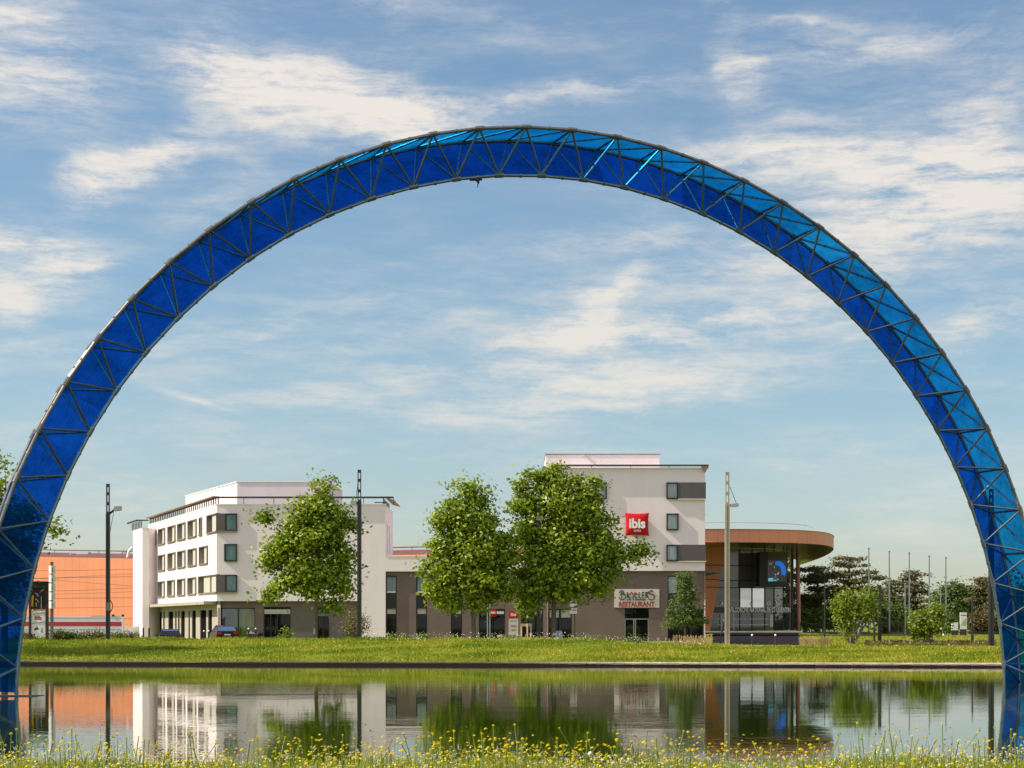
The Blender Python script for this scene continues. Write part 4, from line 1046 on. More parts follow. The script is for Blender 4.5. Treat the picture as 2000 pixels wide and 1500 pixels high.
tree('plane_tree','middle plane tree left of the tallest one, in front of the entrance','tree',925,940,
  [(912,956,26,20),(936,972,26,24),(890,990,34,30),(935,1010,40,36),(862,1020,24,30),(900,1040,40,34),(868,1072,36,28),(935,1075,54,44),(985,1080,36,50),(838,1105,24,16),(880,1125,50,40),(945,1140,54,42),(850,1150,30,26),(880,1178,36,16),(985,1150,26,30),(940,1180,30,14)],120.,M_leaf,r,tr=.15,fork=.32,n_clump=215,n_leaf=95,size=.29,lean=-.1)
tree('plane_tree','tallest plane tree, covering the left edge of the tower','tree',1080,905,
  [(1085,918,18,22),(1052,928,30,22),(1015,945,22,22),(1085,955,40,30),(1120,945,22,16),(1160,945,24,20),(1145,975,34,28),(1030,985,42,36),(1095,1000,50,42),(1150,1015,40,36),(1185,1030,22,30),(1040,1050,50,48),(1100,1065,62,50),(1165,1075,50,44),(1205,1085,34,24),(1235,1083,26,12),(1252,1074,12,10),(1060,1120,58,44),(1130,1120,62,40),(1190,1115,30,22),(1035,1160,40,24),(1095,1160,46,22),(1165,1150,26,14)],122.,M_leaf,r,tr=.17,fork=.3,n_clump=315,n_leaf=95,size=.29,lean=.2)
tree('plane_tree','big tree partly out of frame on the left, seen through the blue sheets','tree',8,900,
  [(-6,908,8,8),(-10,950,18,24),(-40,1000,60,60),(45,1010,30,34),(40,1062,28,30),(110,1034,10,6),(-5,1070,50,50),(12,1120,36,34),(-50,1110,70,50),(-5,1165,36,26)],104.,M_leaf,r,tr=.2,fork=.25,n_clump=420,n_leaf=58,size=.26,nlimb=18,lean=.1)
# young staked tree and its frame
D=146.
tree('young_tree','thin young tree held in a wooden frame by the entrance','tree',1030,1160,[(1030,1192,18,14),(1022,1180,12,10),(1038,1176,12,10)],D,M_leaf_pale,r,tr=.05,fork=.55,n_clump=40,n_leaf=36,size=.22,nlimb=10,clump_r=.3)
x0,x1 = PX(1018.5,D),PX(1037,D); zt = PZ(1218,D); zb = gD(1028,D)
ts = thing('tree_stake_frame','pale wooden stake frame around the young tree','stake frame',((x0+x1)/2,D,zb))
for x,y in ((x0,D-.3),(x1,D-.3),((x0+x1)/2+.1,D-.45)):
    mb = MB(); mb.tube([(x,y,zb-.2),(x,y,zt)],.06,8); part('stake', mb, M_stake, ts)
for z in (zt-.05,zt-.17):
    mb = MB(); mb.box(x0-.06,x1+.06,D-.42,D-.37,z-.045,z+.045); part('rail', mb, M_stake, ts)
D=138.
def pine():
    bx, bz = PX(1338,D), gD(1338,D); t = thing('young_pine','dark young pine in front of the tower shop window','tree',(bx,D,bz))
    bl = []
    for i in range(9):
        f = i/8; py = 1122+f*92; hw = 4+42*f**.9
        bl += [(1338+s*hw*.55+random.uniform(-4,4), py+abs(s)*5+random.uniform(-3,3), hw*.45, 7+4*f) for s in (-1,-.3,.4,1)]
    C_ = crown('crown', t, bl, D, 90, 30, .20, M_pine, r, clump_r=.26, flat=.5, shrink=.08)
    mb = MB(); zt = PZ(1118,D); mb.tube([(bx,D,bz-.1),(bx,D,bz+2),(bx,D,zt)],[.09,.07,.015],8)
    for i in r.choice(len(C_),30,replace=False):
        c=C_[i]; limb(mb,(bx,D,min(c[2]-.1,zt-.2)),c,.03,.01,r,.05,4)
    part('trunk', mb, M_bark, t)
pine()
def bush(name, label, px, top, D, rx, m, blobs=None, n=30, leaf=40, size=.16, cat='shrub', stems=7, cr=.25, group=None, spread=1.):
    bx, bz = PX(px,D), gD(px,D); t = thing(name,label,cat,(bx,D,bz),group)
    bot = HOR+(EYE-bz)*F/D; h = bot-top
    bl = blobs or [(px-rx*.4,top+h*.62,rx*.55,h*.36),(px+rx*.4,top+h*.6,rx*.55,h*.36),(px,top+h*.45,rx*.6,h*.42)]
    C_ = crown('foliage', t, bl, D, n, leaf, size, m, r, clump_r=cr, shell=(.15,1.))
    mb = MB()
    for i in r.choice(len(C_),min(stems,len(C_)),replace=False): limb(mb,(bx+r.normal()*.12*spread,D+r.normal()*.1,bz-.1),C_[i],.035,.008,r,.1,5)
    part('stems', mb, M_bark, t)
    return t
bush('twiggy_bush','loose twiggy bush behind the second lamp post, beside the white wall',694,1178,148.,34,M_twig,n=60,leaf=22,size=.15,stems=38,cr=.3)
bush('sapling','slim sapling in front of the dark bar entrance',559,1208,140.,8,M_leaf_pale,n=12,leaf=20,size=.18,stems=4)
# bushes along the top of the bank, left
for i,(px,top,rx,lab) in enumerate(((48,1236,22,'grey green bush at the foot of the poster stand'),(112,1229,18,'tall yellowish bush just right of the direction pillar'),(136,1234,22,'dark bush under the red hoarding stripe'),(168,1238,22,'low bush between the direction pillar bushes and the lamp post'),(190,1235,16,'pale bush immediately left of the dark lamp post'),(232,1239,20,'low pale bush just right of the dark lamp post'),(258,1239,18,'small bush in front of the low white wall'))):
    bush('bank_bush',lab,px,top,112.+i*.3,rx,[M_twig,M_twig,M_hedge][i%3],n=26,leaf=30,size=.13,cr=.2,group='bushes along the bank top')
for i,(px,top,rx,lab) in enumerate(((768,1236,16,'leafy border plant below the first tall window of the link'),(826,1232,14,'taller border plant below the second tall window'),(790,1240,18,'low border plant between the first two tall windows'),(985,1236,10,'border plant at the entrance door'),(1004,1240,14,'border plant at the foot of the totem sign'),(1140,1242,20,'low dark border plant below the direction boards'),(1180,1243,22,'low dark border plant at the blank taupe wall'),(1240,1243,24,'low border plant in front of the restaurant door'),(715,1240,16,'low border plant beside the second lamp post'),(875,1240,16,'low border plant below the third tall window'))):
    bush('border_plant',lab,px,top,128.+i*.4,rx,M_pine if i%2 else M_hedge,n=18,leaf=34,size=.14,cr=.2,group='border plants along the hotel')
# right hand side: two loose young trees, cedars, hedges
def multi(name, label, px, blobs, D, m, stems, **kw):
    bx, bz = PX(px,D), gD(px,D); t = thing(name,label,'tree',(bx,D,bz))
    C_ = crown('crown', t, blobs, D, kw.get('n',150), kw.get('leaf',46), kw.get('size',.2), m, r, clump_r=.27)
    mb = MB()
    for i in r.choice(len(C_),stems,replace=False): limb(mb,(bx+r.normal()*.15,D+r.normal()*.15,bz-.1),C_[i],.06,.012,r,.08,6)
    part('trunk', mb, M_barkpale, t)
multi('young_maple','loose yellow green young tree with several stems near the velodrome',1664,[(1658,1158,16,20),(1650,1180,26,24),(1690,1170,24,26),(1676,1192,36,26),(1645,1205,22,20),(1700,1196,14,20),(1664,1218,26,14),(1657,1240,14,8)],118.,M_leaf_pale,12,n=105,leaf=34)
multi('young_maple','broad bushy young tree below the flagpoles',1815,[(1800,1204,20,20),(1832,1200,20,24),(1790,1222,18,16),(1818,1222,34,16),(1842,1228,14,12),(1828,1183,8,10),(1800,1240,24,6)],118.,M_leaf_pale,12,n=100,leaf=36)
def cedar(px, tiers, D, label, m=M_cedar, top=1090, cat='tree', n=260):
    bx, bz = PX(px,D), gD(px,D); t = thing('cedar_tree',label,cat,(bx,D,bz))
    C_ = crown('crown', t, tiers, D, int(n*.95), 30, .34, m, r, clump_r=.42, flat=.34, shell=(.1,1.3), hue=.5, depth=1.)
    mb = MB(); zt = PZ(top,D); mb.tube([(bx,D,bz-.2),(bx+.1,D,bz+(zt-bz)*.5),(bx,D,zt)],[.38,.28,.06],8)
    for i in r.choice(len(C_),34,replace=False):
        c=C_[i]; limb(mb,(bx,D,max(bz+1.5,min(c[2]-.4,zt-.3))),c,.12,.03,r,.06,4)
    part('trunk', mb, M_bark, t)
cedar(1596,[(1590,1112,30,7),(1608,1125,34,7),(1585,1135,30,8),(1606,1150,34,8),(1590,1168,34,9),(1605,1185,32,10),(1585,1200,28,10)],250.,'dense dark cedar right beside the copper roof',top=1106)
cedar(1658,[(1652,1091,22,5),(1672,1093,22,4),(1636,1101,20,5),(1662,1104,32,5),(1690,1118,30,5),(1708,1128,28,5),(1640,1122,34,7),(1668,1136,36,7),(1640,1150,30,8),(1690,1150,26,7),(1625,1160,26,8),(1655,1172,34,8),(1640,1190,34,10)],244.,'tallest cedar with flat open tiers, above the young trees',top=1088,n=330)
cedar(1786,[(1782,1118,18,5),(1796,1123,24,5),(1770,1130,22,6),(1788,1140,30,6),(1745,1140,20,7),(1760,1152,32,7),(1800,1156,26,7),(1740,1165,24,8),(1775,1172,36,8),(1760,1190,36,10),(1805,1190,24,9)],252.,'broad dark cedar behind the middle flagpoles',top=1114)
cedar(1916,[(1916,1132,14,4),(1924,1140,18,5),(1908,1150,18,6),(1928,1158,20,6),(1912,1172,20,7),(1930,1185,22,8)],236.,'slender brownish cedar beside the right arch foot',top=1128,n=170)
tree('broadleaf_tree','rounded dark broadleaf tree behind the last flagpole','tree',1868,1142,[(1868,1152,22,14),(1850,1165,22,18),(1886,1168,24,20),(1868,1185,36,24),(1850,1205,28,18),(1890,1205,26,18)],262.,M_wood,r,tr=.3,n_clump=260,n_leaf=60,size=.42,clump_r=.6)
tree('broadleaf_tree','dark broadleaf tree filling the gap between two cedars','tree',1722,1150,[(1722,1165,20,16),(1712,1188,26,20),(1735,1190,24,22)],268.,M_wood,r,tr=.3,n_clump=150,n_leaf=60,size=.42,clump_r=.6)
tree('broadleaf_tree','dark broadleaf tree seen through the right foot of the arch','tree',1985,1150,[(1975,1180,30,26),(2010,1170,40,30),(1990,1205,40,24),(2040,1190,50,40),(1960,1215,20,16)],240.,M_wood,r,tr=.3,n_clump=260,n_leaf=60,size=.42,clump_r=.6)
tree('broadleaf_tree','dark tree beyond the left cedar, behind the railing','tree',1572,1150,[(1572,1185,24,26),(1600,1195,26,24),(1630,1200,26,20)],275.,M_wood,r,tr=.3,n_clump=170,n_leaf=60,size=.42,clump_r=.6)
def hedge(label, px0, px1, top, bot, D, m, n=120):
    bx = PX((px0+px1)/2,D); t = thing('hedge',label,'hedge',(bx,D,gz(bx,D)))
    bl = [(px, (top+bot)/2+random.uniform(-2,2), 9, (bot-top)/2+random.uniform(-1,2)) for px in np.arange(px0,px1,9)]
    crown('foliage', t, bl, D, n, 60, .30, m, r, clump_r=.4, flat=.9)
hedge('bright green hedge behind the black railing',1568,1644,1192,1226,232.,M_hedge,170)
hedge('dark green hedge behind the thick black post',1728,1772,1184,1230,236.,M_hedge,150)
hedge('small light hedge at the base of the flagpoles',1730,1800,1220,1236,226.,M_twig,90)
hedge('brown clipped hedge near the right arch foot',1902,1950,1200,1234,228.,M_brownhedge,170)
hedge('dark hedge between the two information panels and the young trees',1800,1870,1206,1236,240.,M_wood,150)
def far_wood():
    X = np.linspace(-420,420,110); C_ = []
    for x in X:
        h = 9+3*math.sin(x*.07)+2*math.sin(x*.23); y = 420+8*math.sin(x*.05)
        for z in np.linspace(1,h,7): C_.append((x+r.normal()*2,y+r.normal()*3,z))
    C_ = np.array(C_); P = (C_[:,None,:]+r.normal(size=(len(C_),40,3))*np.array([2.2,2,1.1])).reshape(-1,3)
    o = np_mesh('far_wood', leaf_quads(P,1.0,r), 4, M_wood, r.uniform(0,1,len(P)))
    tag(o, 'dark green wood closing the far horizon behind the buildings', 'wood', kind='stuff')
far_wood()
# planting bed of low reddish plants
def bed():
    n = 5200; px = r.uniform(1690,1945,n); D_ = r.uniform(111,123,n)
    x = (px-1000)*D_/F; y = D_; z = ground_z(x,y)+r.uniform(.0,.22,n)*(.6+.4*np.sin(x*3))
    o = np_mesh('planting_bed', leaf_quads(np.stack([x,y,z],1), .2, r), 4, M_dry, r.uniform(0,1,n)); tag(o,'low reddish brown ground cover between lawn and bank on the right','ground cover',kind='stuff')
bed()
# ------------------------------------------------------------------ grass
def blades(name, x, y, h, w, m, label, z=None, lean=.35, tint=None):
    n = len(x); z = ground_z(x,y)-.01 if z is None else z
    a = r.uniform(0,2*math.pi,n); lx, ly = np.cos(a), np.sin(a); b = r.uniform(-.9,.9,n); sx, sy = np.cos(b), np.sin(b)
    lv = h*lean*r.uniform(.2,1.4,n)
    p = np.stack([x,y,z],1); s = np.stack([sx,sy,0*sx],1)*w[:,None]*.5
    mid = p+np.stack([lx*lv*.35,ly*lv*.35,h*.6],1); tip = p+np.stack([lx*lv,ly*lv,h],1)
    v = np.stack([p-s,p+s,mid+s*.7,tip,mid-s*.7],1).reshape(-1,3)
    o = np_mesh(name, v, 5, m, r.uniform(0,1,n) if tint is None else tint)
    return tag(o,label,'grass',kind='stuff')
n = 30000
yy = 12.6+6.0*r.uniform(0,1,n)**1.5; xx = r.uniform(-1,1,n)*(.31*yy+.2)
hh = r.uniform(.04,.10,n)*(1+.5*(np.sin(xx*2.1)+np.sin(xx*5.3+1))*.35)
blades('meadow_grass', xx, yy, hh, r.uniform(.004,.010,n), M_blade, 'fresh green meadow grass along the near bank')
n = 260
yy = 13.3+2.*r.uniform(0,1,n); xx = r.uniform(-1,1,n)*(.31*yy+.1); zz_ = ground_z(xx,yy); hh = r.uniform(.15,.36,n)
blades('seed_stalks', xx, yy, hh, r.uniform(.0025,.004,n), M_twig, 'thin dry stalks with dark buds in the near meadow', lean=.12, z=zz_)
P = np.stack([xx,yy,zz_+hh],1); o = np_mesh('seed_buds', leaf_quads((P[:,None,:]+r.normal(size=(n,3,3))*.003).reshape(-1,3), .014, r), 4, M_twig, r.uniform(0,.4,n*3)); tag(o,'small dark buds on the dry stalks of the near meadow','flowers',kind='stuff')
n = 700
yy = 13.4+2.2*r.uniform(0,1,n); xx = r.uniform(-1,1,n)*(.31*yy+.2); hh = r.uniform(.10,.30,n)
blades('tall_grass', xx, yy, hh, r.uniform(.003,.006,n), M_blade, 'thin tall grass stalks standing up from the near bank', lean=.25)
n = 115000
e = .5+13.5*r.uniform(0,1,n); xx = r.uniform(-46,46,n); yy = edge_y(xx)+e
def wav(x,y,k,seed):
    q = np.random.default_rng(seed); s = 0*x
    for i in range(9):
        a = q.uniform(0,6.28); f = k*q.uniform(.5,1.6); s = s+np.sin(f*(x*math.cos(a)+1.7*y*math.sin(a))+q.uniform(0,6.28))
    return s/3.
cl = np.clip(.5+.35*wav(xx,yy,1.1,1)+.25*wav(xx,yy,4.,2),0,1)
tint = np.clip(.02+.62*np.clip(.5+.5*wav(xx,yy,.8,5),0,1)*r.uniform(.4,1.3,n)+.22*sstep(-10,15,xx)*r.uniform(0,1,n),0,1)
blades('bank_grass', xx, yy, r.uniform(.05,.16,n)*(.35+1.3*cl), r.uniform(.03,.075,n), M_bankblade, 'sunlit yellow green grass covering the far bank', lean=.6, tint=tint)
n = 5200
xx = r.uniform(-33,33,n); keep = r.uniform(0,1,n) < np.clip(.35+.6*wav(xx,xx*0,.9,9),0.05,1); xx = xx[keep]; n = len(xx); yy = edge_y(xx)+r.uniform(.25,.9,n)
blades('edge_grass', xx, yy, r.uniform(.06,.22,n), r.uniform(.02,.05,n), M_bankblade, 'ragged grass overhanging the pond kerb', lean=1.1)
n = 26000
px = r.uniform(1560,2250,n); D_ = r.uniform(105,225,n); xx = (px-1000)*D_/F
blades('lawn_grass', xx, D_, r.uniform(.05,.12,n), r.uniform(.05,.11,n), M_bankblade, 'mown lawn on the right below the flagpoles', lean=.6)
# flowers on the far bank
def specks(name, n, xr_, er, size, m, label, hmax=.2, wave=True):
    x = r.uniform(*xr_,n); e = er[0]+(er[1]-er[0])*r.uniform(0,1,n)**1.3
    if wave:
        keep = r.uniform(0,1,n) < .25+.75*sstep(-.2,.9,np.sin(x*.5+1)*np.sin(e*.55+x*.2)+.35*sstep(-15,20,x)); x, e = x[keep], e[keep]
    y = edge_y(x)+e; z = ground_z(x,y)+r.uniform(.08,hmax,len(x))
    o = np_mesh(name, leaf_quads(np.stack([x,y,z],1), size, r, up=.5, asp=.9), 4, m, r.uniform(0,1,len(x))); return tag(o,label,'flowers',kind='stuff')
specks('bank_flowers', 3600, (-31,33), (.6,13), .055, M_yellow, 'tiny yellow flowers scattered over the far bank')
specks('crest_flowers', 900, (-9,12), (10,14), .07, M_whitepetal, 'small white flowers on top of the bank before the hotel', .45, False)
# ------------------------------------------------------------------ near flowers: individuals
def flower_mesh(seed):
    q = np.random.default_rng(seed); stem = MB(); head = MB()
    L = 1.0; bx, by = q.normal()*.06, q.normal()*.05
    stem.tube([(0,0,-.05),(bx*.4,by*.4,.5),(bx,by,1.)],[.006,.0045,.004],5)
    return stem, (bx,by)
def head_mesh(seed):
    q = np.random.default_rng(seed); v = []; f = []
    tilt = q.uniform(-.35,.35); t2 = q.uniform(-.35,.35)
    k = 0
    for ring,(rr,zz_,npet) in enumerate(((.0165,.004,13),(.011,.008,10),(.006,.011,7))):
        for i in range(npet):
            a = 2*math.pi*(i+q.uniform(-.2,.2))/npet; w = .0036*(1.1-.2*ring)
            c, s = math.cos(a), math.sin(a)
            p = [(0,0,zz_*.3),(c*rr*.6-s*w,s*rr*.6+c*w,zz_),(c*rr,s*rr,zz_+q.uniform(-.002,.003)),(c*rr*.6+s*w,s*rr*.6-c*w,zz_)]
            v += [(x,y,z+x*tilt+y*t2) for x,y,z in p]; f.append((k,k+1,k+2,k+3)); k += 4
    mb = MB(); mb.add(v,f); cup = MB(); cup.lathe((0,0,-.009),[(.003,0),(.0055,.004),(.006,.009)],7); mb.add(cup.v,cup.f)
    return mb
stemM = [flower_mesh(i)[0].mesh('stem', M_stem) for i in range(6)]; stemT = [flower_mesh(i)[1] for i in range(6)]
headM = [head_mesh(i).mesh('head', M_yellow) for i in range(8)]
for hm in headM:
    a = hm.attributes.new('tint','FLOAT','FACE'); a.data.foreach_set('value', np.random.default_rng(3).uniform(0,1,len(hm.polygons)).astype(np.float32))
def flower_spot(tall=1.):
    y = random.uniform(13.2,15.2); c = random.choice([-3.6,-2.6,-1.9,-1.1,-.6,0,.5,1.0,1.7,2.4,3.3,4.1]) if random.random() < .55 else random.uniform(-4.6,4.6)
    x = c+random.gauss(0,.35); h = random.uniform(.08,.20) if random.random() < .55 else random.uniform(.18,.34)
    return x, y, h*tall
for i in range(300):
    x, y, h = flower_spot()
    if y > 15: h = max(h, gz(0,14.9)-gz(x,y)+random.uniform(.02,.22))
    z = gz(x,y); s = i % 6
    t = thing('yellow_flower','yellow dandelion like flower on a thin green stem in the near meadow','flower',(x,y,z),'yellow flowers in the near meadow',random.uniform(0,6.28))
    o = bpy.data.objects.new('stem', stemM[s]); COL.objects.link(o); o.parent = t; o.scale = (1,1,h)
    k = random.uniform(.68,1.05); o = bpy.data.objects.new('flower_head', headM[i%8]); COL.objects.link(o); o.parent = t; o.location = (stemT[s][0],stemT[s][1],h); o.scale = (k,k,k)
hv = []; 
for i in range(900):
    x, y, h = flower_spot(.8); z = gz(x,y)+h; hm = headM[i%8]
    co_ = np.empty(len(hm.vertices)*3, np.float32); hm.vertices.foreach_get('co', co_); co_ = co_.reshape(-1,3)[:120]*random.uniform(.7,1.15)+np.array([x,y,z])
    hv.append(co_)
hv = np.concatenate(hv); o = np_mesh('meadow_flowers', hv, 4, M_yellow, r.uniform(0,1,len(hv)//4)); tag(o,'mass of smaller yellow flower heads between the grass of the near meadow','flowers',kind='stuff')
n = 1500
y = r.uniform(12.8,15.6,n); x = r.uniform(-1,1,n)*(.31*y); z = ground_z(x,y)+r.uniform(.05,.14,n)
o = np_mesh('meadow_blossoms', leaf_quads(np.stack([x,y,z],1), .02, r, up=1., asp=.9), 4, M_yellow, r.uniform(0,1,n)); tag(o,'tiny yellow blossoms deep in the near meadow','flowers',kind='stuff')
n = 2300
y = r.uniform(12.8,15.4,n); x = r.uniform(-1,1,n)*(.31*y); z = ground_z(x,y)+r.uniform(.04,.15,n)
P = (np.stack([x,y,z],1)[:,None,:]+r.normal(size=(n,5,3))*.006).reshape(-1,3)
o = np_mesh('white_blossoms', leaf_quads(P, .012, r, up=1., asp=.9), 4, M_whitepetal, r.uniform(0,1,len(P))); tag(o,'small white clover like blossoms in the near meadow','flowers',kind='stuff')
x,y = PX(1153,13.9),13.9; zb = gz(x,y)
t = thing('seed_clock','round white dandelion seed clock in the near meadow','flower',(x,y,zb))
mb = MB(); mb.tube([(x,y,zb),(x,y,PZ(1474,13.9))],.0025,5); part('stem',mb,M_stem,t)
mb = MB(); c = np.array([x,y,PZ(1472,13.9)])
for i in range(220):
    d = r.normal(size=3); d /= np.linalg.norm(d); p = c+d*.017; q = np.cross(d,r.normal(size=3)); q /= np.linalg.norm(q); w_ = np.cross(d,q)
    mb.add([p+q*.004,p+w_*.004,p-q*.004,p-w_*.004,c],[(0,1,2,3)])
part('seed_head',mb,M_puff,t)
# ------------------------------------------------------------------ lamp posts
def lamp_post(label, px, top, D, wpx, lad, m, arm=None, head=None, cable=None, box=False, base=None):
    """px: column centre, lad: py where the pierced mast begins, head: (px0,px1,py0,py1)"""
    x = PX(px,D); zb = gz(x,D) if base is None else base; w = wpx*D/F; k = D/F
    t = thing('lamp_post', label, 'lamp post', (x,D,zb), 'tall lamp posts with pierced masts')
    mb = MB(); zl = PZ(lad,D)
    mb.box(x-w/2,x-w*.08,D-w*.45,D+w*.45,zb-.2,zl); mb.box(x+w*.02,x+w/2,D-w*.40,D+w*.40,zb-.2,zl); mb.box(x-w*.08,x+w*.02,D-w*.2,D+w*.2,zb-.2,zl)
    part('column', mb, m, t)
    mb = MB(); mb.box(x-w*.62,x+w*.62,D-w*.62,D+w*.62,zb-.1,zb+.10); part('base_plate', mb, M_conc, t)
    mb = MB(); zt = PZ(top,D); wl = w*.86; n = 3 if lad-top > 40 else 2; hgt = (zt-zl)/n
    mb.box(x-wl/2,x-wl/2+.055,D-.09,D+.09,zl+.002,zt); mb.box(x+wl/2-.055,x+wl/2,D-.09,D+.09,zl+.002,zt)
    for i in range(n+1):
        z = zl+.003+hgt*i; h = .20 if i else .12
        z0 = z-(h if i == n else h/2 if i else 0); mb.box(x-wl/2+.056,x+wl/2-.056,D-.085,D+.085,z0,z0+h-.004)
    part('mast', mb, m, t)
    if head:
        a,b,c,d = head; s = 1 if a > px else -1
        mb = MB(); x0,x1 = PX(a,D),PX(b,D); z0,z1 = PZ(d,D),PZ(c,D); sl = (z1-z0)*.35*s
        v = [(x0,D-.22,z0-0),(x1,D-.22,z0+sl*.6),(x1,D+.22,z0+sl*.6),(x0,D+.22,z0),(x0,D-.22,z1-abs(sl)*.3),(x1,D-.22,z1),(x1,D+.22,z1),(x0,D+.22,z1-abs(sl)*.3)]
        mb.add(v,[(0,3,2,1),(4,5,6,7),(0,1,5,4),(1,2,6,5),(2,3,7,6),(3,0,4,7)]); part('lamp_head', mb, M_head, t)
        xa = x0 if s > 0 else x1
        mb = MB(); mb.tube([(x+s*w*.45,D,PZ(arm,D)),(xa+s*.05,D,(z0+z1)/2)],.07,8); part('arm', mb, m, t)
    if cable:
        (a,b),(c,d) = cable; mb = MB(); mb.tube([(PX(a,D),D-.1,PZ(b,D)),(PX(c,D),D-.1,PZ(d,D))],.018,5); part('stay_cable', mb, M_post, t)
    if box:
        z = PZ(1182,D); mb = MB(); mb.box(x-w*.53,x+w*.53,D-w*.5,D+w*.5,PZ(1193,D),PZ(1176,D)); part('junction_box', mb, M_postgrey, t)
        mb = MB(); mb.tube([(x+w*.5+.02+.16*math.sin(a*math.pi),D-.05,PZ(1172+24*a,D)) for a in np.linspace(0,1,9)],.03,6); part('cable_loop', mb, M_post, t)
    return t
lamp_post('dark lamp post standing in front of the orange wall',211,945,111.,7.5,1003,M_post,1003,(224,236.5,988.5,998.5),((223,1000),(215,1042)),True)
lamp_post('dark lamp post beside the white wall, lamp head pointing left into the tree',702,917.5,113.,8,979.5,M_post,983,(685,696.5,978,985.5),((695,978),(699,946)))
lamp_post('dark lamp post standing within the crown of the tallest plane tree',1052,968,121.3,7.5,1010,M_post,1016,(1047,1058,1008.5,1016))
lamp_post('beige lamp post in front of the glass velodrome front',1420.5,922,110.,9.,985,M_postbeige,987,(1428,1442,983.5,990.5),((1425,951),(1438,984)))
lamp_post('dark lamp post standing right next to the right foot of the arch',1936,955,107.,9.5,985,M_post,985,(1921,1929,978,985))
# ------------------------------------------------------------------ right hand posts, flagpoles
for px,top,lab in ((1697,1071,'leftmost and tallest flagpole of the bare row, above the flat topped cedar'),(1737,1077,'second bare flagpole from the left'),(1776,1080,'middle flagpole of the bare row'),(1815,1086,'fourth bare flagpole from the left, above the bushy young tree'),(1847.5,1089,'rightmost flagpole of the bare row')):
    D = 224.; x = PX(px,D); t = thing('flagpole',lab,'flagpole',(x,D,gz(x,D)),'row of bare flagpoles')
    z0 = gz(x,D); mb = MB(); mb.tube([(x,D,z0-.1),(x,D,PZ(top+1.5,D))],[.11,.075],8); part('pole',mb,M_steel,t)
    mb = MB(); mb.lathe((x,D,PZ(top+1.6,D)),[(.10,0),(.12,.05),(.10,.16),(.03,.18)],8); part('cap',mb,M_postgrey,t)
    mb = MB(); mb.tube([(x,D,z0-.1),(x,D,z0+.35)],.17,8); part('base_sleeve',mb,M_post,t)
def plain_lamp(label, px, top, D, r0, head=None, m=None):
    x = PX(px,D); zb = gz(x,D); t = thing('slim_lamp_post',label,'lamp post',(x,D,zb)); m = m or M_post
    mb = MB(); mb.tube([(x,D,zb-.1),(x,D,PZ(top,D))],[r0,r0*.75],8); part('pole',mb,m,t)
    mb = MB(); mb.tube([(x,D,zb-.1),(x,D,zb+1.0)],r0*1.35,8); part('base_sleeve',mb,m,t)
    if head:
        mb = MB(); mb.box(PX(min(head,px),D),PX(max(head,px),D),D-.12,D+.12,PZ(top,D)-.02,PZ(top,D)+.07); part('lamp_head',mb,m,t)
plain_lamp('slim street lamp with a short arm pointing left behind the flagpoles',1837,1145,215.,.09,1827,M_steel)
plain_lamp('slim black lamp post between the velodrome and the loose young tree',1610.5,1136,150.,.065)
plain_lamp('slim grey post immediately right of the thick black post',1767.5,1140,214.,.09,None,M_steel)
plain_lamp('slim black lamp post on the lawn left of the right arch foot',1899,1165,122.,.075)
plain_lamp('short black post just left of the thick black post',1707.5,1206,124.,.055)
D = 122.; x = PX(1718,D); t = thing('thick_post','thick black square post on the lawn edge between the young trees','post',(x,D,gz(x,D)))
mb = MB(); mb.box(x-.10,x+.10,D-.1,D+.1,gz(x,D)-.1,PZ(1143,D)); part('pole',mb,M_post,t)
mb = MB(); mb.box(x-.105,x+.105,D-.105,D+.105,PZ(1146,D),PZ(1142.6,D)); mb.box(x-.11,x+.11,D-.11,D+.11,gz(x,D)-.1,PZ(1205,D)); part('casing',mb,M_black,t)
for px0,px1,top,lab in ((1875,1888,1196,'tall pale information panel with a green picture on the lawn'),(1858,1871,1215.5,'low blank pale information panel on the lawn')):
    D=205.; x=PX((px0+px1)/2,D); zb=gz(x,D); t=thing('information_panel',lab,'panel',(x,D,zb),'information panels on the lawn')
    zm = PZ(1229 if top < 1200 else 1231,D)
    mb=MB(); mb.box(PX(px0,D),PX(px1,D),D-.1,D+.1,zm,PZ(top,D)); part('board',mb,M_hoard,t)
    mb=MB(); mb.box(PX(px0,D)+.03,PX(px1,D)-.03,D-.08,D+.08,zb-.1,zm-.004); part('base',mb,M_post,t)
    if top < 1200:
        mb=MB(); a,b=PX(px0+1.3,D),PX(px1-1.3,D); mb.add([(a,D-.105,PZ(1222,D)),(b,D-.105,PZ(1222,D)),(b,D-.105,PZ(1207,D)),(a+.2,D-.105,PZ(1214,D))],[(0,1,2,3)]); part('picture',mb,mat('panel_green',(.25,.42,.22),.6),t)
        mb=MB(); mb.box(PX(px0,D)+.03,PX(px1,D)-.03,D-.11,D-.103,PZ(1202.5,D),PZ(1201,D)); part('title_bar',mb,M_panel,t)
D=216.; fe = thing('railing_fence','long low black metal railing behind the lawn','fence',(PX(1605,D),D,gD(1605,D)))
x0,x1=PX(1563,D),PX(1652,D); zb=gD(1605,D)+.25; zt=PZ(1217.5,D)
mb=MB(); mb.box(x0,x1,D-.03,D+.03,zt-.05,zt); mb.box(x0,x1,D-.03,D+.03,zb,zb+.05); part('rail',mb,M_post,fe)
mb=MB()
for x in np.arange(x0,x1,.22): mb.tube([(x,D,zb+.05),(x,D,zt-.05)],.022,4)
part('bars',mb,M_post,fe)
mb=MB()
for x in np.linspace(x0,x1,5): mb.box(x-.05,x+.05,D-.05,D+.05,zb-.3,zt+.06)
part('posts',mb,M_post,fe)
solid('low_dark_wall', MB().box(PX(1566,214),PX(1700,214),214,214.5,.8,PZ(1234,214)), M_panel, 'low dark wall at the foot of the railing left of the young tree', 'wall')
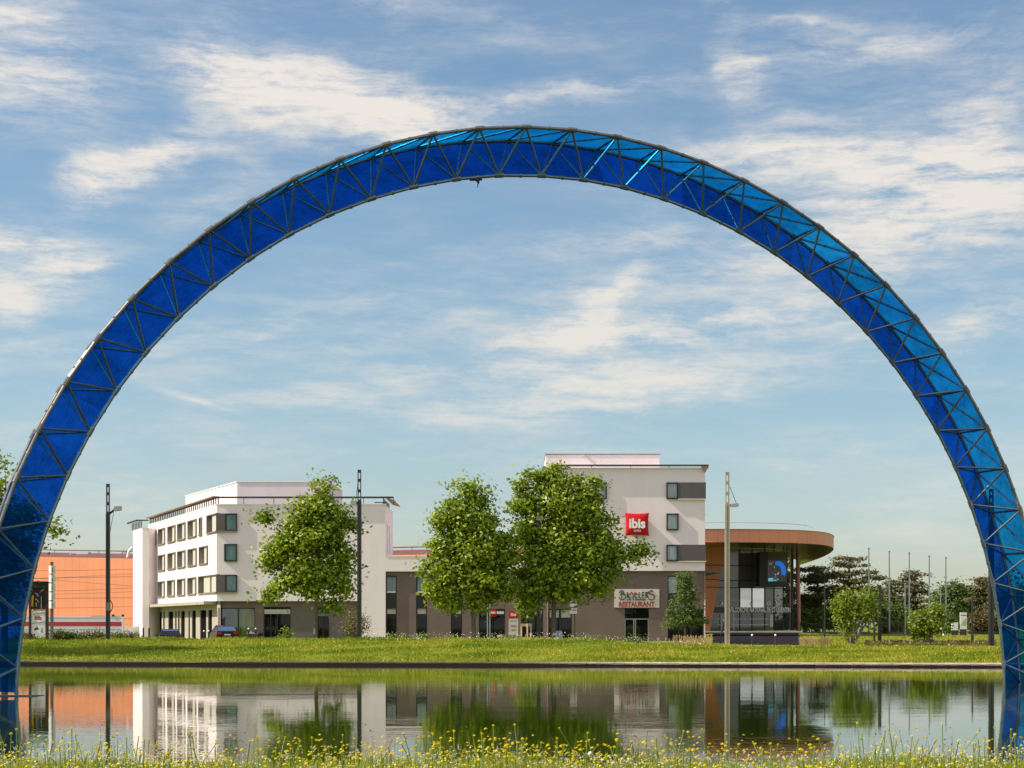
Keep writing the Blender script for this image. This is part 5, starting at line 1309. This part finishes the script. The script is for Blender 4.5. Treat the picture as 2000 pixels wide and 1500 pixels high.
solid('low_dark_wall', MB().box(PX(1735,222),PX(1838,222),222,222.4,.8,PZ(1234.5,222)), M_panel, 'low dark wall under the flagpoles', 'wall')
solid('low_dark_wall', MB().box(PX(1893,215),PX(1955,215),215,215.4,.8,PZ(1233.5,215)), M_black, 'low black wall below the brown hedge', 'wall')
for px,lab in ((1676.5,'white litter bin behind the stems of the loose young tree'),(1844,'white litter bin at the foot of the last flagpole')):
    D=200.; x=PX(px,D); zb=gz(x,D); t=thing('litter_bin',lab,'bin',(x,D,zb)); h=PZ(1225,D)-zb
    mb=MB(); mb.lathe((x,D,zb),[(.14,0),(.17,.1),(.19,h*.8),(.18,h)],10); part('body',mb,M_whitemetal,t)
    mb=MB(); mb.lathe((x,D,zb+h+.003),[(.19,0),(.12,.08),(.02,.1)],10); part('lid',mb,M_steel,t)
# ------------------------------------------------------------------ picket fences
def picket(label, px0, px1, top, D, n):
    x0,x1 = PX(px0,D),PX(px1,D); t = thing('picket_fence',label,'fence',((x0+x1)/2,D,gz((x0+x1)/2,D)),'chestnut picket fences')
    mb = MB()
    for i in range(n):
        x = x0+(x1-x0)*(i+.5)/n+random.uniform(-.015,.015); y = D+.25*math.sin(i*.35)*.4; zb = gz(x,y); h = PZ(top,D)-gz((x0+x1)/2,D)+random.uniform(-.07,.05); l = random.uniform(-.04,.04); w = random.uniform(.022,.038)
        mb.add([(x-w,y-.015,zb-.05),(x+w,y-.015,zb-.05),(x+w,y+.015,zb-.05),(x-w,y+.015,zb-.05),(x-w+l,y-.015,zb+h-.07),(x+w+l,y-.015,zb+h-.07),(x+w+l,y+.015,zb+h-.07),(x-w+l,y+.015,zb+h-.07),(x+l,y,zb+h)],[(0,1,5,4),(1,2,6,5),(2,3,7,6),(3,0,4,7),(4,5,8),(5,6,8),(6,7,8),(7,4,8)])
    part('pickets',mb,M_picket,t)
    mb = MB()
    for f in (.25,.75):
        zc = gz((x0+x1)/2,D)+(PZ(top,D)-gz((x0+x1)/2,D))*f
        mb.tube([(x0,D-.03,zc),((x0+x1)/2,D-.03,zc-.01),(x1,D-.03,zc)],.008,4)
    part('wire',mb,M_steel,t)
picket('split wood picket fence in front of the tower and young pine',1313.5,1390,1240.5,111.,27)
picket('split wood picket fence at the left end of the lawn by the bollards',1563,1624,1244,111.,23)
# ------------------------------------------------------------------ bollards
def bollard(px, top, D, r_, white, label, group):
    x=PX(px,D); zb=gz(x,D); zt=PZ(top,D); t=thing('bollard',label,'bollard',(x,D,zb),group)
    mb=MB(); mb.tube([(x,D,zb-.1),(x,D,zt-.1)],r_,10); part('post',mb,M_post,t)
    mb=MB(); mb.lathe((x,D,zt-.098),[(r_*1.1,0),(r_*1.1,.05),(r_*.7,.095),(.01,.1)],10); part('cap',mb,M_white2 if white else M_post,t)
bollard(1469,1238.5,112.5,.055,True,'white capped black bollard at the plaza, closer to the beige lamp post','bollards at the plaza')
bollard(1514.5,1238.5,112.5,.055,True,'white capped black bollard at the plaza, closer to the picket fence','bollards at the plaza')
for px,top,wh,lab in ((280,1226,0,'dark bollard in front of the stair tower, nearest the white corner'),(291,1226,0,'dark bollard at the left end of the slotted concrete wall'),(243,1236,0,'dark bollard at the end of the red striped hoarding'),(257.5,1234.5,0,'dark bollard at the right end of the low white wall'),(398.5,1231,1,'white topped bollard light left of the dark saloon, farther one'),(407.5,1231,1,'white topped bollard light touching the left side of the dark saloon'),(485.5,1226.5,1,'white topped bollard light at the green glass window'),(499.5,1226.5,1,'white topped bollard light at the edge of the green glass window')):
    bollard(px,top,141.,.065,wh,lab,'bollards in front of the left wing')
# small cafe set between the last two
D=143.; x=PX(492.5,D); zb=gD(492.5,D); t=thing('planter_box','maroon planter box with pale blossoms between two bollard lights','planter',(x,D,zb))
mb=MB(); mb.add([(x-.2,D-.2,zb),(x+.2,D-.2,zb),(x+.2,D+.2,zb),(x-.2,D+.2,zb),(x-.27,D-.25,PZ(1238,D)),(x+.27,D-.25,PZ(1238,D)),(x+.27,D+.25,PZ(1238,D)),(x-.27,D+.25,PZ(1238,D))],[(0,1,5,4),(1,2,6,5),(2,3,7,6),(3,0,4,7),(4,5,6,7)]); part('box',mb,M_brick,t)
P=np.array([x,D,PZ(1236.5,D)])+r.normal(size=(60,3))*np.array([.17,.15,.06]); np_mesh('blossoms',leaf_quads(P,.10,r)-np.array(t.location),4,M_whitepetal,r.uniform(0,1,60),t)
D=144.; x=PX(508.5,D); zb=gD(508.5,D); t=thing('waste_bin','dark square waste bin beside the bar entrance','bin',(x,D,zb))
mb=MB(); mb.box(x-.22,x+.22,D-.2,D+.2,zb,PZ(1238,D)); part('body',mb,M_black,t); mb=MB(); mb.box(x-.24,x+.24,D-.22,D+.22,PZ(1238,D)+.003,PZ(1236,D)); part('lid',mb,M_post,t)
# ------------------------------------------------------------------ poster stand and pillar sign on the left
D=111.5; x0,x1=PX(57,D),PX(94.5,D); zb=gD(76,D); t=thing('poster_stand','dark framed stand with a black picture above a white poster','advertising stand',((x0+x1)/2,D,zb))
zt=PZ(1137.5,D); zh=PZ(1147.5,D)
mb=MB(); mb.box(x0,x0+.14,D-.1,D+.1,zb-.1,zh); mb.box(x1-.16,x1,D-.1,D+.1,zb-.1,zh); part('frame',mb,mat('dark_red_frame',(.045,.016,.014),.5),t)
mb=MB(); mb.box(x0-.35,x1+.06,D-.25,D+.25,zh+.003,zt); mb.box(x0-.38,x1+.10,D-.28,D+.28,zt+.003,zt+.06); part('roof',mb,M_black,t)
mb=MB(); mb.box(x0+.145,x1-.165,D-.05,D+.05,PZ(1190,D),zh-.003); part('picture',mb,M_black,t)
mb=MB(); mb.box(x0+.145,x1-.165,D-.05,D+.05,PZ(1237.5,D),PZ(1192,D)); part('poster',mb,M_white2,t)
cxp=(x0+x1)/2
def q_(pts,m,nm='print'):
    mb=MB(); mb.add([(PX(a,D),D-.055,PZ(b,D)) for a,b in pts],[tuple(range(len(pts)))]); part(nm,mb,m,t)
def zq(a,b): return (40+a*.115, 1090+b*.115)
q_([zq(185,825),zq(218,825),zq(228,625),zq(195,640)],mat('poster_orange',(.75,.36,.02),.6))
for pts in ([(245,590),(285,595),(318,650),(300,655),(275,615)],[(240,685),(275,690),(322,745),(312,752),(270,705)],[(262,750),(280,765),(278,820),(266,820)]):
    q_([zq(*p) for p in pts],mat('poster_grey',(.42,.40,.38),.7))
for i in range(7):
    a=320+i*12; q_([zq(a,600-i*8),zq(a+6,600-i*8),zq(a+55-i*3,520),zq(a+48-i*3,520)],mat('poster_straw',(.30,.24,.11),.8))
q_([zq(352,860),zq(362,860),zq(362,650),zq(350,660)],mat('poster_silver',(.40,.42,.40),.5))
q_([zq(215,893),zq(420,893),zq(420,868),zq(215,868)],mat('poster_rust',(.42,.22,.08),.7))
for a_,b_ in ((245,282),(288,330)):
    mb=MB(); mb.box(PX(zq(a_,0)[0],D),PX(zq(b_,0)[0],D),D-.056,D-.0545,PZ(zq(0,995)[1],D),PZ(zq(0,978)[1],D)); part('text_line',mb,M_redtext,t)
for yb_,wd in ((1010,.42),(1035,.46)):
    mb=MB(); c_=PX(zq(300,0)[0],D); mb.box(c_-wd/2,c_+wd/2,D-.056,D-.0545,PZ(zq(0,yb_+10)[1],D),PZ(zq(0,yb_-8)[1],D)); part('text_line',mb,M_redtext,t)
navy=mat('poster_navy',(.03,.06,.12),.6)
for c_ in ([(215,965),(260,940),(330,932),(415,925)],[(190,1120),(240,1100),(320,1098),(412,1072)]):
    mb=MB(); mb.tube([(PX(zq(a,b)[0],D),D-.055,PZ(zq(a,b)[1],D)) for a,b in c_],.018,5); part('print',mb,navy,t)
q_([zq(235,1215),zq(250,1228),zq(318,1205),zq(285,1160),zq(275,1185),zq(245,1195)],M_black); q_([zq(345,1265),zq(385,1268),zq(375,1180),zq(360,1185)],mat('poster_sea',(.15,.33,.40),.6))
D=110.5; x=PX(101.5,D); zb=gD(101.5,D); t=thing('direction_pillar','grey pillar carrying five pale signs stacked up its side','sign',(x,D,zb))
mb=MB(); mb.box(x-.08,x+.08,D-.08,D+.08,zb-.1,PZ(1097.5,D)); part('post',mb,M_postgrey,t)
for i,(a,b) in enumerate(((1120.5,1105),(1137.5,1122.5),(1155,1139.5),(1172.5,1157),(1188.5,1174.5))):
    mb=MB(); xl_,xr_=PX(96.5,D),PX(107,D)
    mb.add([(xl_,D-.16,PZ(a,D)),(x+.03,D-.28,PZ(a,D)),(xr_,D-.1,PZ(a,D)),(xr_,D+.16,PZ(a,D)),(xl_,D+.16,PZ(a,D)),(xl_,D-.16,PZ(b,D)),(x+.03,D-.28,PZ(b,D)),(xr_,D-.1,PZ(b,D)),(xr_,D+.16,PZ(b,D)),(xl_,D+.16,PZ(b,D))],[(0,1,6,5),(1,2,7,6),(2,3,8,7),(3,4,9,8),(4,0,5,9),(5,6,7,8,9),(4,3,2,1,0)])
    o=part('sign_box',mb,M_whitemetal,t); mb=MB()
    mb.add([(x+.09,D-.263,PZ(a-3,D)),(xr_-.06,D-.15,PZ(a-3,D)),(xr_-.06,D-.15,PZ(b+4+i%2*3,D)),(x+.09,D-.263,PZ(b+4+i%2*3,D))],[(0,1,2,3)]); part('symbol',mb,[M_panel,M_black,M_steel,M_steel,M_black][i],o)
# ------------------------------------------------------------------ cars
def car(name, label, x, y, rz, prof, cab, paint, W=1.78, tail=None):
    """prof: body side outline (s along the car, z); cab: greenhouse outline. local: rear faces -Y"""
    z0 = gz(x,y); t = thing(name,label,'car',(x,y,z0),None,rz)
    def P_(n, mb, m, par=None, sm=False): return part(n, mb, m, par or t, smooth=sm, local=True)
    mb=MB(); n=len(prof)
    secs=[(-W/2,.90),(-W/2*.97,1.),(W/2*.97,1.),(W/2,.90)]
    v=[]
    for sx,k in ((-W/2+.0,.0),(-W/2+.07,1.),(W/2-.07,1.),(W/2,.0)):
        for s,z in prof:
            zz=z if k else min(z,.78+.0*z) if z > .78 else z
            ss=s*(1 if k else .985)
            v.append((sx,ss,zz))
    f=[]
    for a in range(3):
        for i in range(n): f.append((a*n+i,a*n+(i+1)%n,(a+1)*n+(i+1)%n,(a+1)*n+i))
    f+= [tuple(range(n)),tuple(range(3*n,4*n))[::-1]]
    mb.add(v,f); P_('body',mb,paint,sm=False)
    # greenhouse
    m_=len(cab); Wc=W/2-.09; Wt=W/2-.30
    zmin=min(z for s,z in cab); zmax=max(z for s,z in cab)
    wv=lambda z: Wc+(Wt-Wc)*(z-zmin)/(zmax-zmin)
    mb=MB(); mb.add([(-wv(z),s,z) for s,z in cab]+[(wv(z),s,z) for s,z in cab],[(i,(i+1)%m_,m_+(i+1)%m_,m_+i) for i in range(m_)]+[tuple(range(m_)),tuple(range(m_,2*m_))[::-1]])
    P_('windows',mb,M_carglass)
    # roof skin and pillars
    top=[(s,z) for s,z in cab if z > zmax-.09]
    mb=MB(); k=len(top); mb.add([(-wv(z)-.01,s,z+.018) for s,z in top]+[(wv(z)+.01,s,z+.018) for s,z in top],[(i,i+1,k+i+1,k+i) for i in range(k-1)]); P_('roof',mb,paint)
    mb=MB()
    for sgn in (-1,1):
        for i in range(m_-1):
            (s0,z0_),(s1,z1_)=cab[i],cab[i+1]
            if min(z0_,z1_) < zmax-.09 or True: mb.tube([(sgn*(wv(z0_)+.005),s0,z0_+.01),(sgn*(wv(z1_)+.005),s1,z1_+.01)],.03,5)
        sm_=sum(s for s,z in cab)/m_; mb.tube([(sgn*(wv(zmin)+.005),sm_,zmin),(sgn*(wv(zmax)+.005),sm_+.1,zmax)],.03,5)
    P_('pillars',mb,paint)
    for sgn in (-1,1):
        for s in (.82,3.45):
            w=MB(); cxx=sgn*(W/2-.10); rr=.32
            ring=[(cxx-.1,s+rr*math.cos(a),rr+rr*math.sin(a)) for a in np.linspace(0,2*math.pi,19)[:-1]]; ring2=[(cxx+.1,b,c) for a,b,c in ring]
            w.add(ring+ring2,[(i,(i+1)%18,18+(i+1)%18,18+i) for i in range(18)]+[tuple(range(18)),tuple(range(18,36))[::-1]]); o=P_('wheel',w,M_tyre)
            w=MB(); w.tube([(cxx+sgn*.1,s,rr),(cxx+sgn*.115,s,rr)],.2,14); P_('rim',w,M_steel,o)
        w=MB(); w.box(sgn*W/2*.55 if sgn>0 else -W/2-.005, W/2+.005 if sgn>0 else -W/2*.55, -.03,.16,.70,.90); P_('tail_lamp',w,M_tail)
        w=MB(); w.box(sgn*(W/2+.02) if sgn>0 else -(W/2+.2), sgn*(W/2+.2) if sgn>0 else -(W/2+.02), 2.75,2.86,.92,1.06); P_('mirror',w,paint)
    w=MB(); w.box(-.26,.26,-.045,-.02,.62,.73); P_('number_plate',w,M_white2)
    w=MB(); w.box(-W/2+.1,W/2-.1,-.05,-.01,.42,.50); P_('bumper_trim',w,M_tyre)
    return t
sedan=[(0,.30),(-.02,.55),(.0,.92),(.12,.98),(.55,1.0),(1.0,1.0),(2.9,.98),(3.4,.93),(4.1,.80),(4.4,.66),(4.45,.35),(4.1,.22),(.3,.22)]
sedcab=[(.42,.985),(1.05,1.36),(1.5,1.43),(2.1,1.43),(2.5,1.36),(3.15,.97)]
car('saloon_car','dark saloon parked behind the bank, seen from the rear by the green glass window',PX(444,147.),147.,R(17),sedan,sedcab,M_carpaint)
hatch=[(0,.30),(-.03,.6),(.0,.95),(.1,1.0),(.6,1.0),(2.7,.98),(3.2,.93),(3.8,.80),(4.0,.62),(4.05,.35),(3.8,.22),(.3,.22)]
hatcab=[(.05,.99),(.35,1.36),(.6,1.45),(1.3,1.48),(1.9,1.45),(2.3,1.36),(3.0,.97)]
car('hatchback_car','dark hatchback almost hidden behind the bank, only its roof and rear window showing',PX(333,139.),139.,R(12),hatch,hatcab,M_carpaint).location.z += .3
# ------------------------------------------------------------------ person walking behind the beige lamp post
D=149.; px_=1413.5; bx=PX(px_,D); bz=gz(bx,D)
pt=thing('person','person in dark clothing walking past the velodrome, half behind the beige lamp post','person',(bx,D,bz))
def skin_body():
    J={'pel':(0,0,.93),'sp':(0,.01,1.12),'ch':(.01,.02,1.34),'nk':(.015,.02,1.50),'h0':(.02,.02,1.57),'h1':(.03,.02,1.70),
       'hl':(-.09,.02,.90),'kl':(-.17,.02,.50),'al':(-.30,.03,.10),'tl':(-.20,.0,.035),'hr':(.09,-.02,.90),'kr':(.17,-.02,.50),'ar':(.16,-.02,.08),'tr':(.30,-.03,.035),
       'sl':(-.05,.17,1.42),'el':(.02,.22,1.14),'wl':(.12,.20,.92),'fl':(.15,.20,.82),'sr':(.05,-.17,1.42),'er':(-.06,-.22,1.14),'wr':(-.02,-.24,.90),'fr':(0,-.24,.80)}
    E=[('pel','sp'),('sp','ch'),('ch','nk'),('nk','h0'),('h0','h1'),('pel','hl'),('hl','kl'),('kl','al'),('al','tl'),('pel','hr'),('hr','kr'),('kr','ar'),('ar','tr'),('ch','sl'),('sl','el'),('el','wl'),('wl','fl'),('ch','sr'),('sr','er'),('er','wr'),('wr','fr')]
    rad={'pel':.15,'sp':.13,'ch':.16,'nk':.06,'h0':.085,'h1':.09,'hl':.10,'kl':.065,'al':.045,'tl':.04,'hr':.10,'kr':.065,'ar':.045,'tr':.04,'sl':.075,'el':.05,'wl':.032,'fl':.03,'sr':.075,'er':.05,'wr':.032,'fr':.03}
    ks=list(J); me=bpy.data.meshes.new('body'); me.from_pydata([J[k] for k in ks],[(ks.index(a),ks.index(b)) for a,b in E],[])
    o=bpy.data.objects.new('body',me); COL.objects.link(o)
    md=o.modifiers.new('s','SKIN'); sv=me.skin_vertices[0].data
    for i,k in enumerate(ks): sv[i].radius=(rad[k]*.8,rad[k]*.8); sv[i].use_root = (k=='pel')
    o.modifiers.new('ss','SUBSURF').levels=1
    dg=bpy.context.evaluated_depsgraph_get(); nm=bpy.data.meshes.new_from_object(o.evaluated_get(dg)); bpy.data.objects.remove(o)
    nm.materials.clear(); nm.materials.append(M_cloth); nm.materials.append(M_skin)
    for p in nm.polygons:
        c=p.center; p.material_index = 1 if (c.z > 1.5 or (c.z < .86 and abs(c.y) > .15)) else 0
        p.use_smooth=True
    b=bpy.data.objects.new('body',nm); COL.objects.link(b); b.parent=pt
skin_body()
mb=MB(); v=[]; f=[]
for i in range(7):
    for j in range(12):
        th=math.pi*.62*i/6; a=2*math.pi*j/12; v.append((.02+.098*math.sin(th)*math.cos(a)-.012,.02+.09*math.sin(th)*math.sin(a),1.66+.12*math.cos(th)))
f=[(i*12+j,i*12+(j+1)%12,(i+1)*12+(j+1)%12,(i+1)*12+j) for i in range(6) for j in range(12)]
mb.add(v,f); part('hair',mb,M_hair,pt,smooth=True,local=True)
mb=MB(); mb.lathe((.115,.02,1.64),[(.004,0),(.014,.01),(.006,.03)],6); part('nose',mb,M_skin,pt,local=True)
for sy_ in (-.035,.035):
    mb=MB(); mb.lathe((.10,.02+sy_,1.668),[(.003,0),(.008,.006),(.003,.012)],6); part('eye',mb,M_black,pt,local=True)
mb=MB(); mb.box(.098,.108,-.005,.045,1.592,1.60); part('mouth',mb,M_redtext,pt,local=True)
